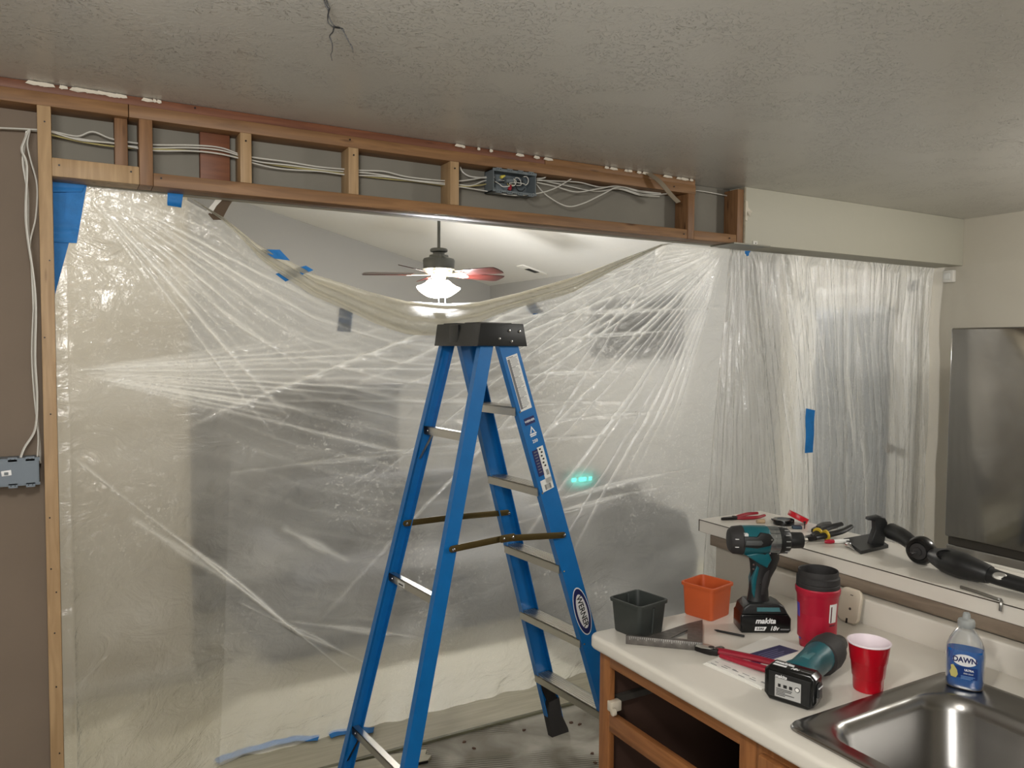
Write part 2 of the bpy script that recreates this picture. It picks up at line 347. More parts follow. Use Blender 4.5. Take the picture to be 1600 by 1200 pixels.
# vaulted living room ceiling, rising from the right wall
sl = .254
mb = MB(); T = Matrix(((1, 0, 0, 0), (0, 0, 1, 0), (0, 1, 0, 0), (0, 0, 0, 1)))
xl = -1.2
mb.prism([(XW+.1, CZ-sl*.1), (xl, CZ+sl*(XW-xl)), (xl, CZ+sl*(XW-xl)+.1), (XW+.1, CZ+.1)], YB+.05, 8.5, T)
m_vault = mat('vault_ceiling_paint', (214, 212, 206), .55, bump=.35, bscale=30)
struct('ceiling', mb, m_vault)
mb = MB(); mb.prism([(xl, CZ+sl*(XW-xl)), (xl, CZ+sl*(XW-xl)+.1), (-3.1, CZ+sl*(XW-xl)-.4), (-3.1, CZ+sl*(XW-xl)-.5)], YB+.05, 8.5, T); struct('ceiling', mb, m_vault)
struct('wall_right', bx((XW, -2.6, 0), (XW+.12, 3.9, CZ+.1)), m_wall)
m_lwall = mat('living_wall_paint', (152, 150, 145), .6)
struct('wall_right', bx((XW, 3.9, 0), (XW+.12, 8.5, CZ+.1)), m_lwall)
struct('wall_gable', bx((-3, 8.3, 0), (XW, 8.42, 4.2)), m_lwall)
struct('wall_hall', bx((-3, 4.17, 0), (.52, 8.3, 4.2)), mat('hall_wall_paint', (206, 198, 180), .6))
struct('wall_above_header', bx((-3, YB+.012, ZB+.0), (2.70, YB+.05, 4.2)), m_wall)
struct('wall_above_header', bx((2.70, YB+.02, CZ), (XW, YB+.05, 4.2)), m_wall)
struct('wall_left', bx((-3.1, -2.6, 0), (-3, 8.5, 4.2)), m_wall)
struct('wall_behind', bx((-3, -2.7, 0), (XW, -2.6, CZ)), m_wall)
struct('baseboard_hall', bx((-1.5, 4.155, .008), (.535, 4.17, .09), .003), m_white)
# stripped wall at left: the paper back of the far board, seen between studs
struct('wall_stripped', bx((-3, YB, 0), (-.033, YB+.012, CZ)), m_back)
# boxed soffit, right of the stripped header
struct('wall_soffit', bx((2.69, YH, ZB), (XW, YB+.08, CZ), .003), m_soffit)
struct('trim_2', bx((2.685, YH-.004, ZB), (2.694, YH+.03, CZ-.004)), mat('drywall_edge', (150, 140, 120), .8, var=.2, vscale=40))

# ------------------------------------------------------------------ stripped header
H = thing('header_framing', 'stripped timber header with double top plate and short studs below the ceiling', 'header framing', (0, YH, ZB))
def hb(name, a, b, m, bev=.0015): return MB().box(a, b, None, bev).build(name, m, H, world=True)
hb('upper_top_plate', (-2.2, YH+.004, 2.413), (1.62, YB, CZ-.001), m_pined); hb('upper_top_plate', (1.623, YH+.004, 2.413), (2.395, YB, CZ-.001), m_pine)
hb('lower_top_plate', (-2.2, YH, 2.375), (.165, YB, 2.4125), m_pine); hb('lower_top_plate', (.167, YH, 2.375), (2.395, YB, 2.4125), m_pine)
hb('bottom_plate', (-.033, YH-.002, ZB), (.192, YB, 2.232), m_stud); hb('bottom_plate', (.231, YH, ZB), (2.35, YB, 2.219), m_pined if 0 else m_pine); hb('bottom_plate', (2.392, YH+.002, ZB), (2.645, YB, 2.219), m_pine)
for a, b, y, z0, m in ((.129, .164, YH+.025, 2.232, m_studd), (.193, .230, YH-.001, ZB, m_studd), (.483, .518, YH, 2.219, m_stud), (.836, .871, YH, 2.219, m_stud), (1.215, 1.25, YH, 2.219, m_stud), (2.352, 2.389, YH-.001, ZB, m_studd), (2.647, 2.684, YH, ZB, m_studd)):
    hb('short_stud', (a, y, z0), (b, YB-.004, 2.375 if b < 2.6 else 2.425), m)
hb('back_block', (.372, YB-.03, 2.219), (.462, YB-.002, 2.375), m_pined)
hb('back_board', (-.033, YB, ZB), (2.685, YB+.011, CZ-.001), m_back2)
for x, z in ((-.015, 2.212), (.17, 2.215), (.252, 2.205), (.5, 2.35), (.853, 2.35), (1.232, 2.35), (2.33, 2.198), (2.6, 2.2), (.84, 2.4), (.35, 2.43), (2.27, 2.395)):
    MB().lathe([(.0028, 0), (.0028, .003)], 8, Matrix.Translation((x, YH-.001, z)) @ Matrix.Rotation(PI/2, 4, 'X')).build('nail', m_toolk, H, world=True)
mb = MB()   # torn paper and mud left along the ceiling line
for i in range(46):
    x = random.choice([random.uniform(-.1, .25), random.uniform(1.2, 1.7), random.uniform(1.9, 2.4)]); l = random.uniform(.01, .05)
    mb.prism([(x, 0), (x+l*.5, random.uniform(-.004, -.001)), (x+l, 0), (x+l*.9, .007), (x+l*.2, .009)], 0, .001, Matrix.Translation((0, YH+.002-i*.0011*.1, CZ-.010)) @ Matrix.Rotation(PI/2, 4, 'X'))
mb.build('torn_paper_edge', mat('torn_paper', (214, 206, 190), .9), H, world=True)['kind'] = 'stuff'
ps = bx((-.067, YH-.001, 0), (-.033, YB-.001, 2.375), .0015).build('wall_stud', m_stud)
tag(ps, 'full height pale pine stud at the left edge of the opening', 'wall stud')
st = MB().box((-.70, YH, 0), (-.66, YB-.001, 2.375)).build('wall_stud', m_stud); tag(st, 'pine stud in the stripped wall, beyond the left edge of the picture', 'wall stud')
# nails and staples in the stud
for z in (2.33, 1.94, 1.72, 1.5, 1.2, 1.05, .98, .86, .7, .5): o = MB().lathe([(.0022, 0), (.0022, .003)], 8, Matrix.Translation((-.05+random.uniform(-.012, .012), YH-.001, z)) @ Matrix.Rotation(PI/2, 4, 'X')).build('nail', m_toolk); o.parent = ps
# hanging strip of paper, torn paper, bracket
mb = MB(); P = [px(1012, 272, 'y', YH-.02), px(1028, 285, 'y', YH-.045), px(1045, 305, 'y', YH-.05), px(1057, 317, 'y', YH-.04)]
P[0] = Vector((P[0].x, YH, 2.436))
for i in range(3):
    pass
secs = []
for i, p in enumerate(smooth(P, 5)):
    n_ = Vector((.62, .25, .3)); secs.append([p, p+Vector((.028, .006, .010)), p+Vector((.029, .008, .0085)), p+Vector((.001, .002, -.0015))])
mb.loft(secs); o = mb.build('torn_paper_strip', mat('grey_paper', (138, 126, 108), .9)); tag(o, 'torn strip of grey board paper dangling from the ceiling line over the header', 'paper strip')
q = px(1168, 330, 'y', YH-.006)
mb = MB(); rnd = [(-.012, .05), (.004, .045), (.008, .018), (.035, .0), (.012, -.01), (.002, -.045), (-.008, -.04), (-.012, 0)]
mb.prism(rnd, 0, .002, Matrix.Translation((q.x, YH-.001, q.z)) @ Matrix.Rotation(PI/2, 4, 'X')); 
mb.prism([(0, 0), (.03, .004), (.006, -.03)], 0, .0015, Matrix.Translation((q.x, YH-.002, q.z)) @ Matrix.Rotation(PI/2-.5, 4, 'X'))
o = mb.build('torn_drywall_paper', mat('torn_paper', (214, 206, 190), .9)); tag(o, 'curled scrap of torn drywall paper at the cut edge of the soffit', 'torn paper')
q = px(1179, 381, 'y', YH)
br = thing('corner_bracket', 'small white plastic bracket at the lower cut corner of the soffit', 'bracket', (q.x, YH, q.z))
MB().box((-.014, -.006, -.011), (.014, 0, .013), None, .002).build('plate', m_white, br); MB().lathe([(.0025, 0), (.0025, .002)], 10, Matrix.Translation((0, -.006, .002)) @ Matrix.Rotation(PI/2, 4, 'X')).build('screw', m_txtk, br)
o = bx((2.60, YH-.03, ZB-.006), (2.83, YB+.03, ZB-.001)).build('metal_strip', mat('dull_zinc', (130, 128, 118), .4, .6)); tag(o, 'thin dull metal strip under the joint of header and soffit', 'metal strip')

# scrap of torn board dangling behind the header at the corner of the sag
sp = thing('torn_drywall', 'torn drywall scrap dangling behind the header where the sheet starts to sag', 'drywall scrap', px(340, 305, 'y', 2.74))
def flat(poly, y, th, name, m):
    P = [px(*p, 'y', y) for p in poly]; MB().loft([[p for p in P], [p+Vector((0, th, 0)) for p in P]]).build(name, m, sp, world=True)
flat([(352, 296), (374, 298), (358, 322), (347, 343), (334, 343), (326, 334), (340, 318)], 2.742, .010, 'brown_core', mat('torn_core', (92, 76, 60), .9))
flat([(346, 296), (362, 297), (338, 322), (331, 334), (322, 330), (334, 316)], 2.738, .003, 'paper_face', m_white)
flat([(286, 296), (348, 298), (341, 303), (292, 300)], 2.736, .003, 'paper_edge', m_white)
# ------------------------------------------------------------------ cables
CR = .0042
def cable(pts, label, cat='cable', group=None, m=None, r=CR, name='electrical_cable'):
    o = MB().tube(pts, r, 8, sm=6, flat=.62).build(name, m or m_wire); return tag(o, label, cat, group)
def hp(x, y, yy): p = px(x, y, 'y', yy); return (p.x, p.y, p.z)
YC = YH+.05
cable([hp(-40, 198, YC), hp(0, 200, YC), hp(45, 202, YC), hp(80, 205, YC), hp(120, 213, YC), hp(145, 206, YC), hp(178, 218, YC), hp(235, 226, YC), hp(300, 227, YC), hp(345, 231, YC), hp(385, 244, YC), hp(450, 253, YC), hp(500, 261, YC), hp(560, 266, YC), hp(600, 268, YC), hp(640, 277, YC), hp(705, 283, YC), hp(740, 280, YC), hp(770, 274, YH+.055)], 'white cable, the uppermost of the run through the header bays', group='cables through the header')
cable([hp(-40, 199, YC+.01), hp(40, 203, YC+.01), hp(80, 208, YC+.01), hp(120, 216, YC+.012), hp(178, 225, YC+.012), hp(235, 231, YC+.012), hp(300, 231, YC), hp(350, 236, YC-.01), hp(400, 252, YC), hp(450, 258, YC), hp(520, 267, YC+.01), hp(580, 271, YC), hp(640, 281, YC), hp(705, 287, YC), hp(735, 290, YC), hp(755, 283, YC), hp(772, 281, YH+.06)], 'white cable crossing under the uppermost one in the header bays', group='cables through the header')
cable([hp(80, 206, YC-.012), hp(125, 219, YC-.012), hp(178, 224, YC-.012), hp(235, 235, YC-.012), hp(300, 236, YC-.012), hp(340, 240, YC-.01), hp(372, 247, YC-.012), hp(400, 256, YC-.012), hp(440, 264, YC), hp(500, 268, YC), hp(540, 273, YC), hp(600, 276, YC), hp(650, 283, YC), hp(705, 290, YC), hp(750, 297, YC), hp(800, 305, YC-.04), hp(835, 303, YC-.045), hp(865, 295, YC-.04), hp(895, 278, YC-.02)], 'white cable sagging below the bundle and passing under the junction box', group='cables through the header')
cable([hp(80, 211, YC), hp(130, 222, YC), hp(178, 229, YC), hp(235, 233, YC), hp(300, 236, YC+.01), hp(372, 246, YC+.01), hp(430, 258, YC+.012), hp(540, 272, YC+.012), hp(600, 279, YC+.014), hp(650, 284, YC+.014), hp(705, 291, YC+.01), hp(745, 290, YC), hp(772, 285, YH+.06)], 'yellowish cable lowest in the bundle in the left header bays', m=m_wirey, group='cables through the header')
# right of the box
G2 = 'cables right of the junction box'
cable([hp(838, 282, YC), hp(870, 283, YC), hp(905, 285, YC), hp(935, 292, YC), hp(965, 293, YC), hp(1000, 303, YC), hp(1028, 304, YC), hp(1062, 300, YC+.02), hp(1090, 298, YC+.02), hp(1136, 306, YC+.02)], 'white cable running straight right from the junction box to the soffit', group=G2)
cable([hp(838, 285, YC-.01), hp(866, 291, YC-.01), hp(900, 300, YC-.02), hp(935, 295, YC-.03), hp(965, 291, YC-.02), hp(1000, 300, YC), hp(1032, 303, YC+.01)], 'white cable dipping once right of the junction box', group=G2)
cable([hp(838, 288, YC), hp(855, 306, YC-.03), hp(885, 322, YC-.05), hp(910, 318, YC-.05), hp(940, 304, YC-.04), hp(967, 292, YC-.03), hp(1000, 298, YC), hp(1032, 302, YC)], 'white cable looping lowest right of the junction box', group=G2)
cable([hp(838, 280, YC+.01), hp(880, 289, YC+.01), hp(930, 299, YC+.01), hp(965, 295, YC), hp(1000, 305, YC), hp(1030, 307, YC)], 'white cable lying flat behind the others right of the junction box', group=G2)
cable([hp(838, 279, YC), hp(850, 278, YC), hp(857, 272, YC+.01)], 'short white cable stub leaving the junction box upward right', group=G2)
cable([hp(718, 257, YC+.02), hp(722, 268, YC+.02), hp(735, 276, YC+.01), hp(760, 278, YC), hp(772, 277, YH+.06)], 'white cable curling down from the plate into the junction box')
# left drops
G3 = 'cables dropping beside the left stud'
YL = YH+.04
cable([hp(45, 203, YC), hp(38, 220, YL), hp(34, 235, YL), hp(42, 260, YL), hp(40, 330, YL), hp(43, 370, YL), hp(52, 430, YL), hp(56, 480, YL), hp(55, 560, YL), hp(58, 620, YL), hp(55, 670, YL), hp(38, 700, YL), hp(30, 722, YL-.012)], 'white cable bowing left beside the left stud', group=G3)
cable([hp(47, 203, YC), hp(43, 225, YL+.012), hp(48, 250, YL+.012), hp(58, 290, YL+.012), hp(56, 340, YL+.012), hp(47, 385, YL+.012), hp(53, 450, YL+.012), hp(50, 550, YL+.012), hp(54, 620, YL+.012), hp(60, 680, YL+.012), hp(58, 722, YL-.01)], 'white cable nearest the left stud, straight at its foot', group=G3)
cable([hp(42, 205, YC), hp(36, 250, YL+.02), hp(43, 300, YL+.02), hp(44, 360, YL+.02), hp(50, 420, YL+.02), hp(53, 500, YL+.02), hp(52, 560, YL+.02), hp(57, 640, YL+.02), hp(62, 700, YL+.02), hp(62, 724, YL)], 'third white cable behind the two beside the left stud', group=G3)
# junction box in the header
def gangbox(name, label, T, W_, Hh, D, m, gangs):
    t = thing(name, label, 'electrical box', T); mb = MB(); th = .003
    mb.box((-W_/2, 0, -Hh/2), (W_/2, D, -Hh/2+th)); mb.box((-W_/2, 0, Hh/2-th), (W_/2, D, Hh/2)); mb.box((-W_/2, 0, -Hh/2), (-W_/2+th, D, Hh/2)); mb.box((W_/2-th, 0, -Hh/2), (W_/2, D, Hh/2)); mb.box((-W_/2, D-th, -Hh/2), (W_/2, D, Hh/2))
    mb.box((-W_/2-.002, -.002, Hh/2-.008), (W_/2+.002, .002, Hh/2+.002)); mb.box((-W_/2-.002, -.002, -Hh/2-.002), (W_/2+.002, .002, -Hh/2+.006))
    for i in range(gangs):
        x = -W_/2+(i+.5)*W_/gangs
        for s in (-1, 1): mb.box((x-.011, -.004, s*Hh/2-.007), (x+.011, .006, s*Hh/2+.005))
    mb.build('box_body', m, t)
    for i in range(gangs):
        for dx in (-.005, .005):
            for s in (-1, 1): MB().lathe([(.0018, 0), (.0018, .001)], 6, Matrix.Translation((-W_/2+(i+.5)*W_/gangs+dx, -.0042, s*Hh/2-.001)) @ Matrix.Rotation(PI/2, 4, 'X')).build('screw_hole', m_txtk, t)
    return t
q0 = px(770, 263, 'y', YH-.006); q1 = px(838, 304, 'y', YH-.006)
JB = gangbox('junction_box', 'open grey four gang electrical box full of wires, fixed under the header top plate', Matrix.Translation(((q0.x+q1.x)/2, YH-.006, (q0.z+q1.z)/2-.002)), q1.x-q0.x-.004, .082, .07, m_boxg, 4)
for k in range(7):
    a = random.uniform(0, 6); pts = [(random.uniform(-.06, .08), .055, random.uniform(-.03, .02))]
    c = (random.uniform(-.01, .055), random.uniform(.01, .03), random.uniform(-.01, .015)); rr = random.uniform(.012, .022)
    for j in range(6): pts.append((c[0]+rr*math.cos(a+j*.9), c[1]+.004*math.sin(j), c[2]+rr*math.sin(a+j*.9)))
    MB().tube(pts, .0016, 6, sm=4).build('wire', [m_wire, m_txtk, m_wire, m_toolk, m_wire, m_black, m_wirey][k], JB)
MB().tube([(-.07, .05, .01), (-.06, .015, -.01), (-.045, .01, -.02), (-.01, .012, -.012), (.0, .03, .0)], .0018, 6, sm=4).build('wire', m_wire, JB)
o = MB().lathe([(.006, 0), (.0065, .006), (.003, .02)], 10, Matrix.Translation((-.055, .012, .014)) @ Matrix.Rotation(R(65), 4, 'Y')).build('wire_nut', mat('yellow_nut', (214, 198, 84), .4), JB); o['label'] = 'yellow wire nut'
o = MB().lathe([(.007, 0), (.0075, .008), (.003, .022)], 10, Matrix.Translation((-.018, .012, -.03)) @ Matrix.Rotation(R(20), 4, 'Y')).build('wire_nut', mat('red_nut', (150, 30, 44), .4), JB); o['label'] = 'red wire nut'
o = MB().lathe([(.009, 0), (.009, .03)], 10, Matrix.Translation((-.03, .02, .005)) @ Matrix.Rotation(R(80), 4, 'Y')).build('wire_nut', m_boxg, JB); o['label'] = 'grey wire nut'
q0 = px(0, 716, 'y', YH+.004); q1 = px(62, 758, 'y', YH+.004)
LB = gangbox('switch_box', 'blue grey electrical box turned back out, cut off by the left edge of the picture', Matrix.Translation((-.165, YH+.003, (q0.z+q1.z)/2)), .17, .075, .07, m_boxb, 4)
MB().box((-.08, -.004, -.036), (.083, -.001, .036)).build('box_face', m_boxb, LB)
MB().box((-.006, -.0065, -.009), (.018, -.004, .006), None, .001).build('tab_frame', m_txtw, LB, T=Matrix.Rotation(-.1, 4, 'Y')); MB().box((.001, -.008, -.006), (.011, -.0065, .002)).build('tab', m_boxg, LB)
# broken wires hanging from the ceiling hole
a = px(505, -3, 'z', CZ); ft = thing('ceiling_wires', 'thin black wires dangling from the bare ceiling above the header', 'loose wires', (a.x, a.y, CZ))
YY = a.y-.02
def wp(x, y): return px(x, y, 'y', YY)
wl = [[(503, -6), (508, 6), (513, 16), (512, 26), (513, 35), (520, 42), (528, 44), (536, 45), (539, 54), (545, 66), (550, 72), (552, 82)],
      [(506, -6), (512, 8), (515, 13), (513, 22), (517, 33), (523, 41), (531, 43), (537, 50), (543, 60), (546, 67), (551, 78)],
      [(522, 41), (520, 50), (515, 57), (519, 68), (519, 80), (517, 86), (519, 95)]]
for k, l in enumerate(wl):
    P = [wp(*p) for p in l]
    if k < 2: P[0] = Vector((P[0].x, P[0].y, CZ+.01))
    MB().tube(P, [.0018, .0012, .0006], 6, sm=4).build('wire', m_txtk, ft, world=True)
# little motion sensor on the right wall below the soffit
q = px(1486, 432, 'x', XW); t = thing('motion_sensor', 'small white motion sensor on the right wall below the soffit', 'sensor', (XW, q.y, q.z))
MB().box((-.035, -.032, -.036), (0, .032, .036), None, .008).build('housing', m_white, t); MB().box((-.041, -.017, -.02), (-.034, .02, .018), None, .004).build('lens', m_label, t)

# ================================================================== PLASTIC SHEETING
def interp(x, xs, ys): return float(np.interp(x, xs, ys))
TX = [-.04, .30, .33, .45, .568, .777, .988, 1.14, 1.312, 1.446, 1.632, 1.90, 2.327, 2.40, 2.9]
TZ = [2.178, 2.178, 2.172, 2.121, 2.043, 1.953, 1.903, 1.872, 1.868, 1.880, 1.925, 2.005, 2.166, 2.178, 2.178]
TY = [2.712, 2.712, 2.72, 2.77, 2.80, 2.84, 2.86, 2.86, 2.86, 2.86, 2.85, 2.82, 2.78, 2.785, 2.795]
def ridge(t, w=.12):
    """sharp narrow crest each whole t"""
    f = t-math.floor(t+.5); return math.exp(-(f/w)**2)
def h1(k): return (math.sin(k*127.1+3.3)*43758.5453) % 1.0
def fan(x, z, cx, cz, a0, a1, n, seed, reach, near=.05):
    """pleats radiating from a pinned point; returns height 0..1"""
    dx, dz = x-cx, z-cz; r = math.hypot(dx, dz); a = math.atan2(dz, dx)
    if a < a0: a += 2*PI
    if not a0 <= a <= a1: return 0
    t = (a-a0)/(a1-a0)*n; k = math.floor(t); f = t-k; c = .25+.5*h1(k+seed)+.25*math.sin(r*5+k)/(1+r*9); w = (.0035+.006*h1(k*3+seed))*n/((a1-a0)*(r+.05))
    L = reach*(.35+.9*h1(k*7+seed)); s = near+.25*h1(k*5+seed)
    env = max(0, min(1, (r-s*.3)/.12))*max(0, min(1, (L-r)/(.35*L)))
    edge = min(1, (a-a0)/.05, (a1-a)/.05)
    return math.exp(-((f-c)/w)**2)*env*max(0, edge)*(.55+.75*h1(k*11+seed))
def seg(x, z, x0, z0, x1, z1, w):
    dx, dz = x1-x0, z1-z0; L2 = dx*dx+dz*dz; t = ((x-x0)*dx+(z-z0)*dz)/L2
    if t < -.02 or t > 1.02: return 0
    d = abs((x-x0)*dz-(z-z0)*dx)/math.sqrt(L2)+.006*math.sin(t*9)
    return math.exp(-(d/w)**2)*min(1, (t+.02)/.1, (1.02-t)/.1)
def pn(v): return noise.noise(Vector(v))
def sheet1(X, v):
    """v 0 top .. 1 floor"""
    zt = interp(X, TX, TZ); z = zt*(1-v)
    g = max(0, min(1, X/.5))**.7; bot = 2.712+.54*g
    if X > 2.35: bot -= (X-2.35)*.35
    yt = interp(X, TX, TY)
    yb = yt+(bot-yt)*(v**1.15)
    c = 0; y = 0
    a = fan(X, z, 2.78, 2.20, PI+.12, PI+1.35, 26, 11, 1.7); y += a*.012; c += a*.95
    a = fan(X, z, 2.45, 2.21, PI+.30, PI+1.0, 9, 5, 1.9); y += a*.014; c += a*.8
    a = fan(X, z, -.04, 1.62, -.30, .16, 15, 3, 1.5); y += a*.008; c += a*.8
    a = fan(X, z, .02, 2.20, -1.0, -.25, 12, 21, .95); y += a*.008; c += a*.65
    # drape lines hanging parallel to the sagging edge
    d = zt-z
    sg = math.exp(-((X-1.25)/.85)**2)
    a = ridge(d*13+.35*math.sin(X*2.6)+.8*pn((X*1.5, d*2, 1)), .13)*sg*math.exp(-d/.5)
    y += a*.016; c += a*.55
    a = ridge(d*31+1.2*math.sin(X*1.7+1)+1.5*pn((X*1.2, d*5, 4)), .16)*sg*math.exp(-d/.28); y += a*.006; c += a*.35
    # long diagonal creases of the unfolded sheet
    for s in ((.0, 1.36, 1.02, .30, .006, .8), (.16, 1.14, .52, .80, .012, .5), (.55, .72, 1.1, .33, .007, .4), (.30, 1.93, .75, 1.62, .009, .5), (.6, 1.5, 2.3, 1.45, .010, .25), (.75, .60, 1.3, .42, .010, .4), (.7, 1.00, .98, .82, .014, .45), (1.0, 1.28, 2.2, 1.30, .009, .3), (.5, 1.24, 1.3, 1.27, .009, .25), (1.5, 1.83, 2.75, 1.90, .009, .55), (1.55, 1.72, 2.7, 1.80, .006, .6), (1.6, 1.58, 2.2, 1.60, .008, .6), (1.9, 1.38, 2.5, 1.40, .008, .35), (1.8, .98, 2.7, 1.10, .010, .5), (1.7, .90, 2.6, 1.02, .008, .4)):
        a = seg(X, z, *s[:5]); y += a*.010; c += a*s[5]
    y += .020*pn((X*1.1, z*2.6, 7))+.009*pn((X*3, z*7, 2))+.004*pn((X*8, z*17, 5))
    # gathered foot on the floor
    foot = math.exp(-(z/.16)**2); y += foot*(.03*pn((X*9, 0, 3))+.02); c += foot*.35*max(0, pn((X*14, z*20, 8)))+.12*foot
    c += max(0, pn((X*2.2, z*5.5, 12)))*.25
    pin = min(1, v*12) if (X < .33 or X > 2.32) else 1
    le = max(0, min(1, (X+.034)/.06))
    return (X, yb+y*pin*le, max(.009, z+.0)), min(1, c)
def grid_sheet(name, fn, u0, u1, nu, nv, m, parent=None):
    V = []; C = []
    for i in range(nu+1):
        for j in range(nv+1):
            p, c = fn(u0+(u1-u0)*i/nu, j/nv); V.append(p); C.append(c)
    Fc = [(i*(nv+1)+j, i*(nv+1)+j+1, (i+1)*(nv+1)+j+1, (i+1)*(nv+1)+j) for i in range(nu) for j in range(nv)]
    me = bpy.data.meshes.new(name); me.from_pydata(V, [], Fc); me.update()
    a = me.attributes.new('crease', 'FLOAT', 'POINT'); a.data.foreach_set('value', C)
    for p in me.polygons: p.use_smooth = True
    me.materials.append(m); o = bpy.data.objects.new(name, me); COL.objects.link(o)
    if parent is not None: o.parent = parent
    return o
m_film = plastic_mat('polyethylene_film', haze=.29); m_filmv = plastic_mat('polyethylene_film_hanging', vertical=True, haze=.40)
m_fold = plastic_mat('polyethylene_film_folded', haze=.62, tint=(244, 238, 218), tlf=.6)
PS = grid_sheet('plastic_sheet', sheet1, -.034, 3.15, 960, 520, m_film)
tag(PS, 'wide milky plastic dust sheet sagging behind the blue ladder, taped to header and floor', 'plastic sheet')
# folded-over hem along the sagging edge
def hem(X, v):
    zt = interp(X, TX, TZ); yt = interp(X, TX, TY)
    wdt = (.11*math.exp(-((X-1.25)/.62)**2)+.02+.012*pn((X*3, 0, 1)))*max(.02, min(1, (X-.34)/.25, (2.42-X)/.25))
    wd = wdt*(1-.35*max(0, math.sin(X*5)))
    d = v*wd; y = yt-.034-.010*math.sin(v*PI)+.012*ridge(v*2.3+.4*math.sin(X*3), .2)-.006*pn((X*4, v*3, 2))
    return (X, y, zt+.004-d), .2+.5*ridge(v*2.3+.4*math.sin(X*3), .14)
hm = grid_sheet('folded_hem', hem, .34, 2.42, 300, 26, m_fold, PS); hm['label'] = 'folded, yellowish doubled upper hem of the sheet'
# right hanging sheet with a bundle of pleats at its left edge
def sheet2(u, v):
    """u 0..1 left to right"""
    z = (2.178-.001)*(1-v)
    k = max(0, 1-u/.3); le_, ri_ = 2.75-.22*v, 2.90+.42*v     # the pleated bundle widens downward
    X = le_+(ri_-le_)*u/.3 if k > 0 else ri_+(4.37-ri_)*(u-.3)/.7
    y = YB+.058+.018*v
    c = 0
    if k > 0:
        ph = u/.3*6.5; a = ridge(ph+.25*pn((ph, z*.8, 3)), .2); y += .02*math.sin(ph*2*PI)*(.35+.65*v)-.05*v*(1-u/.3); c += .38+.55*a*(1-.3*v)
        c += .25*(1-v)
    else:
        t = u*19+.7*pn((u*6, z*1.1, 9)); a = ridge(t, .13)*(.4+.6*h1(math.floor(t+.5))); y += .022*a+.012*math.sin(u*41+.8*math.sin(z*2)); c += .45*a
        t2 = u*47+1.1*pn((u*9, z*2, 5)); a2 = ridge(t2, .16)*math.exp(-v*2.4); y += .008*a2; c += .6*a2
        for s in ((.40, 2.12, .44, 1.55, .006), (.48, 2.15, .455, 1.8, .006), (.455, 1.8, .50, 1.5, .005), (.30, 1.6, .27, 1.0, .008), (.36, 1.45, .25, .98, .010), (.62, 1.9, .66, .9, .008), (.93, 2.1, .95, .95, .006)):
            c += .55*seg(u*1.63/1.63, z/1.63*1.0, s[0], s[1]/1.63, s[2], s[3]/1.63, s[4]*.6)
    y += .012*pn((u*7, z*1.2, 2))+.005*pn((u*22, z*5, 4))
    e = max(0, (u-.97)/.03); c += .4*e
    for u0_, w_ in ((.012, .006), (.03, .003), (.225, .003), (.262, .003), (.296, .005)): c += .8*math.exp(-((u-u0_-.004*math.sin(v*7))/w_)**2)
    y = y if v > .02 else YB+.058+(y-YB-.058)*v/.02
    return (X, y, max(.012, z)), min(1, c)
PS2 = grid_sheet('plastic_sheet', sheet2, 0, 1, 720, 330, m_filmv)
tag(PS2, 'plastic sheet hanging straight from the painted soffit down behind the raised bar', 'plastic sheet')

# ------------------------------------------------------------------ painter's tape
def tape(corners, y0, label, group=None, y1=None, curl=0, n=10):
    """a strip of tape given by photo pixels of its two ends (pairs), lying on the film near depth y0"""
    (a, b), (c, d) = corners; y1 = y0 if y1 is None else y1
    P = [px(*a, 'y', y0), px(*b, 'y', y0), px(*c, 'y', y1), px(*d, 'y', y1)]
    secs = []; nrm = Vector((0, -1, 0))
    for i in range(n+1):
        t = i/n; l = P[0].lerp(P[2], t); r = P[1].lerp(P[3], t); k = nrm*(curl*max(0, t-.6)**2*6+.002*math.sin(t*9+a[0]))
        secs.append([l+k, r+k*.6, r+k*.6+nrm*.0012, l+k+nrm*.0012])
    o = MB().loft(secs).build('painters_tape', m_tape); return tag(o, label, 'tape', group)
tape([((81, 277), (137, 281)), ((80, 300), (128, 300))], 2.700, 'blue tape strip running along the header underside at the upper left corner of the sheet')
tape([((106, 280), (137, 281)), ((98, 378), (120, 380))], 2.706, 'blue tape strip hanging steeply down at the upper left corner, wrinkled at its foot')
tape([((80, 276), (112, 279)), ((79, 380), (98, 340))], 2.712, 'blue tape strip against the left stud, behind the other corner strips')
tape([((79, 350), (122, 350)), ((80, 378), (119, 380))], 2.702, 'short blue tape square lapped across the strips beside the left stud')
tape([((84, 279), (134, 282)), ((79, 468), (85, 464))], 2.709, 'long blue tape strip tapering down along the left stud')
tape([((150, 284), (150, 287)), ((300, 300), (300, 303))], 2.703, 'thin line of blue tape edge showing along the header underside')
tape([((262, 296), (287, 298)), ((261, 322), (283, 325))], 2.700, 'blue tape tab holding the sheet corner to the header, above where the sag begins', curl=.01)
tape([((406, 390), (420, 403)), ((437, 390), (453, 407))], 2.775, 'upper of two blue tape tabs sticking above the sagging hem on the left')
tape([((430, 428), (446, 440)), ((478, 415), (490, 422))], 2.80, 'lower of two blue tape tabs sticking above the sagging hem on the left')
tape([((531, 481), (552, 480)), ((527, 517), (548, 519))], 2.892, 'blue tape piece on the hem, left of the ladder cap')
tape([((676, 488), (694, 488)), ((684, 505), (702, 505))], 2.892, 'blue tape piece on the hem above the left end of the ladder cap')
tape([((815, 468), (828, 467)), ((828, 492), (846, 488))], 2.892, 'blue tape piece on the hem right of the ladder cap, lower end curled', curl=.03)
tape([((1259, 638), (1273, 641)), ((1258, 708), (1270, 707))], 2.72, 'upright blue tape strip stuck on the hanging sheet above the black tape roll')
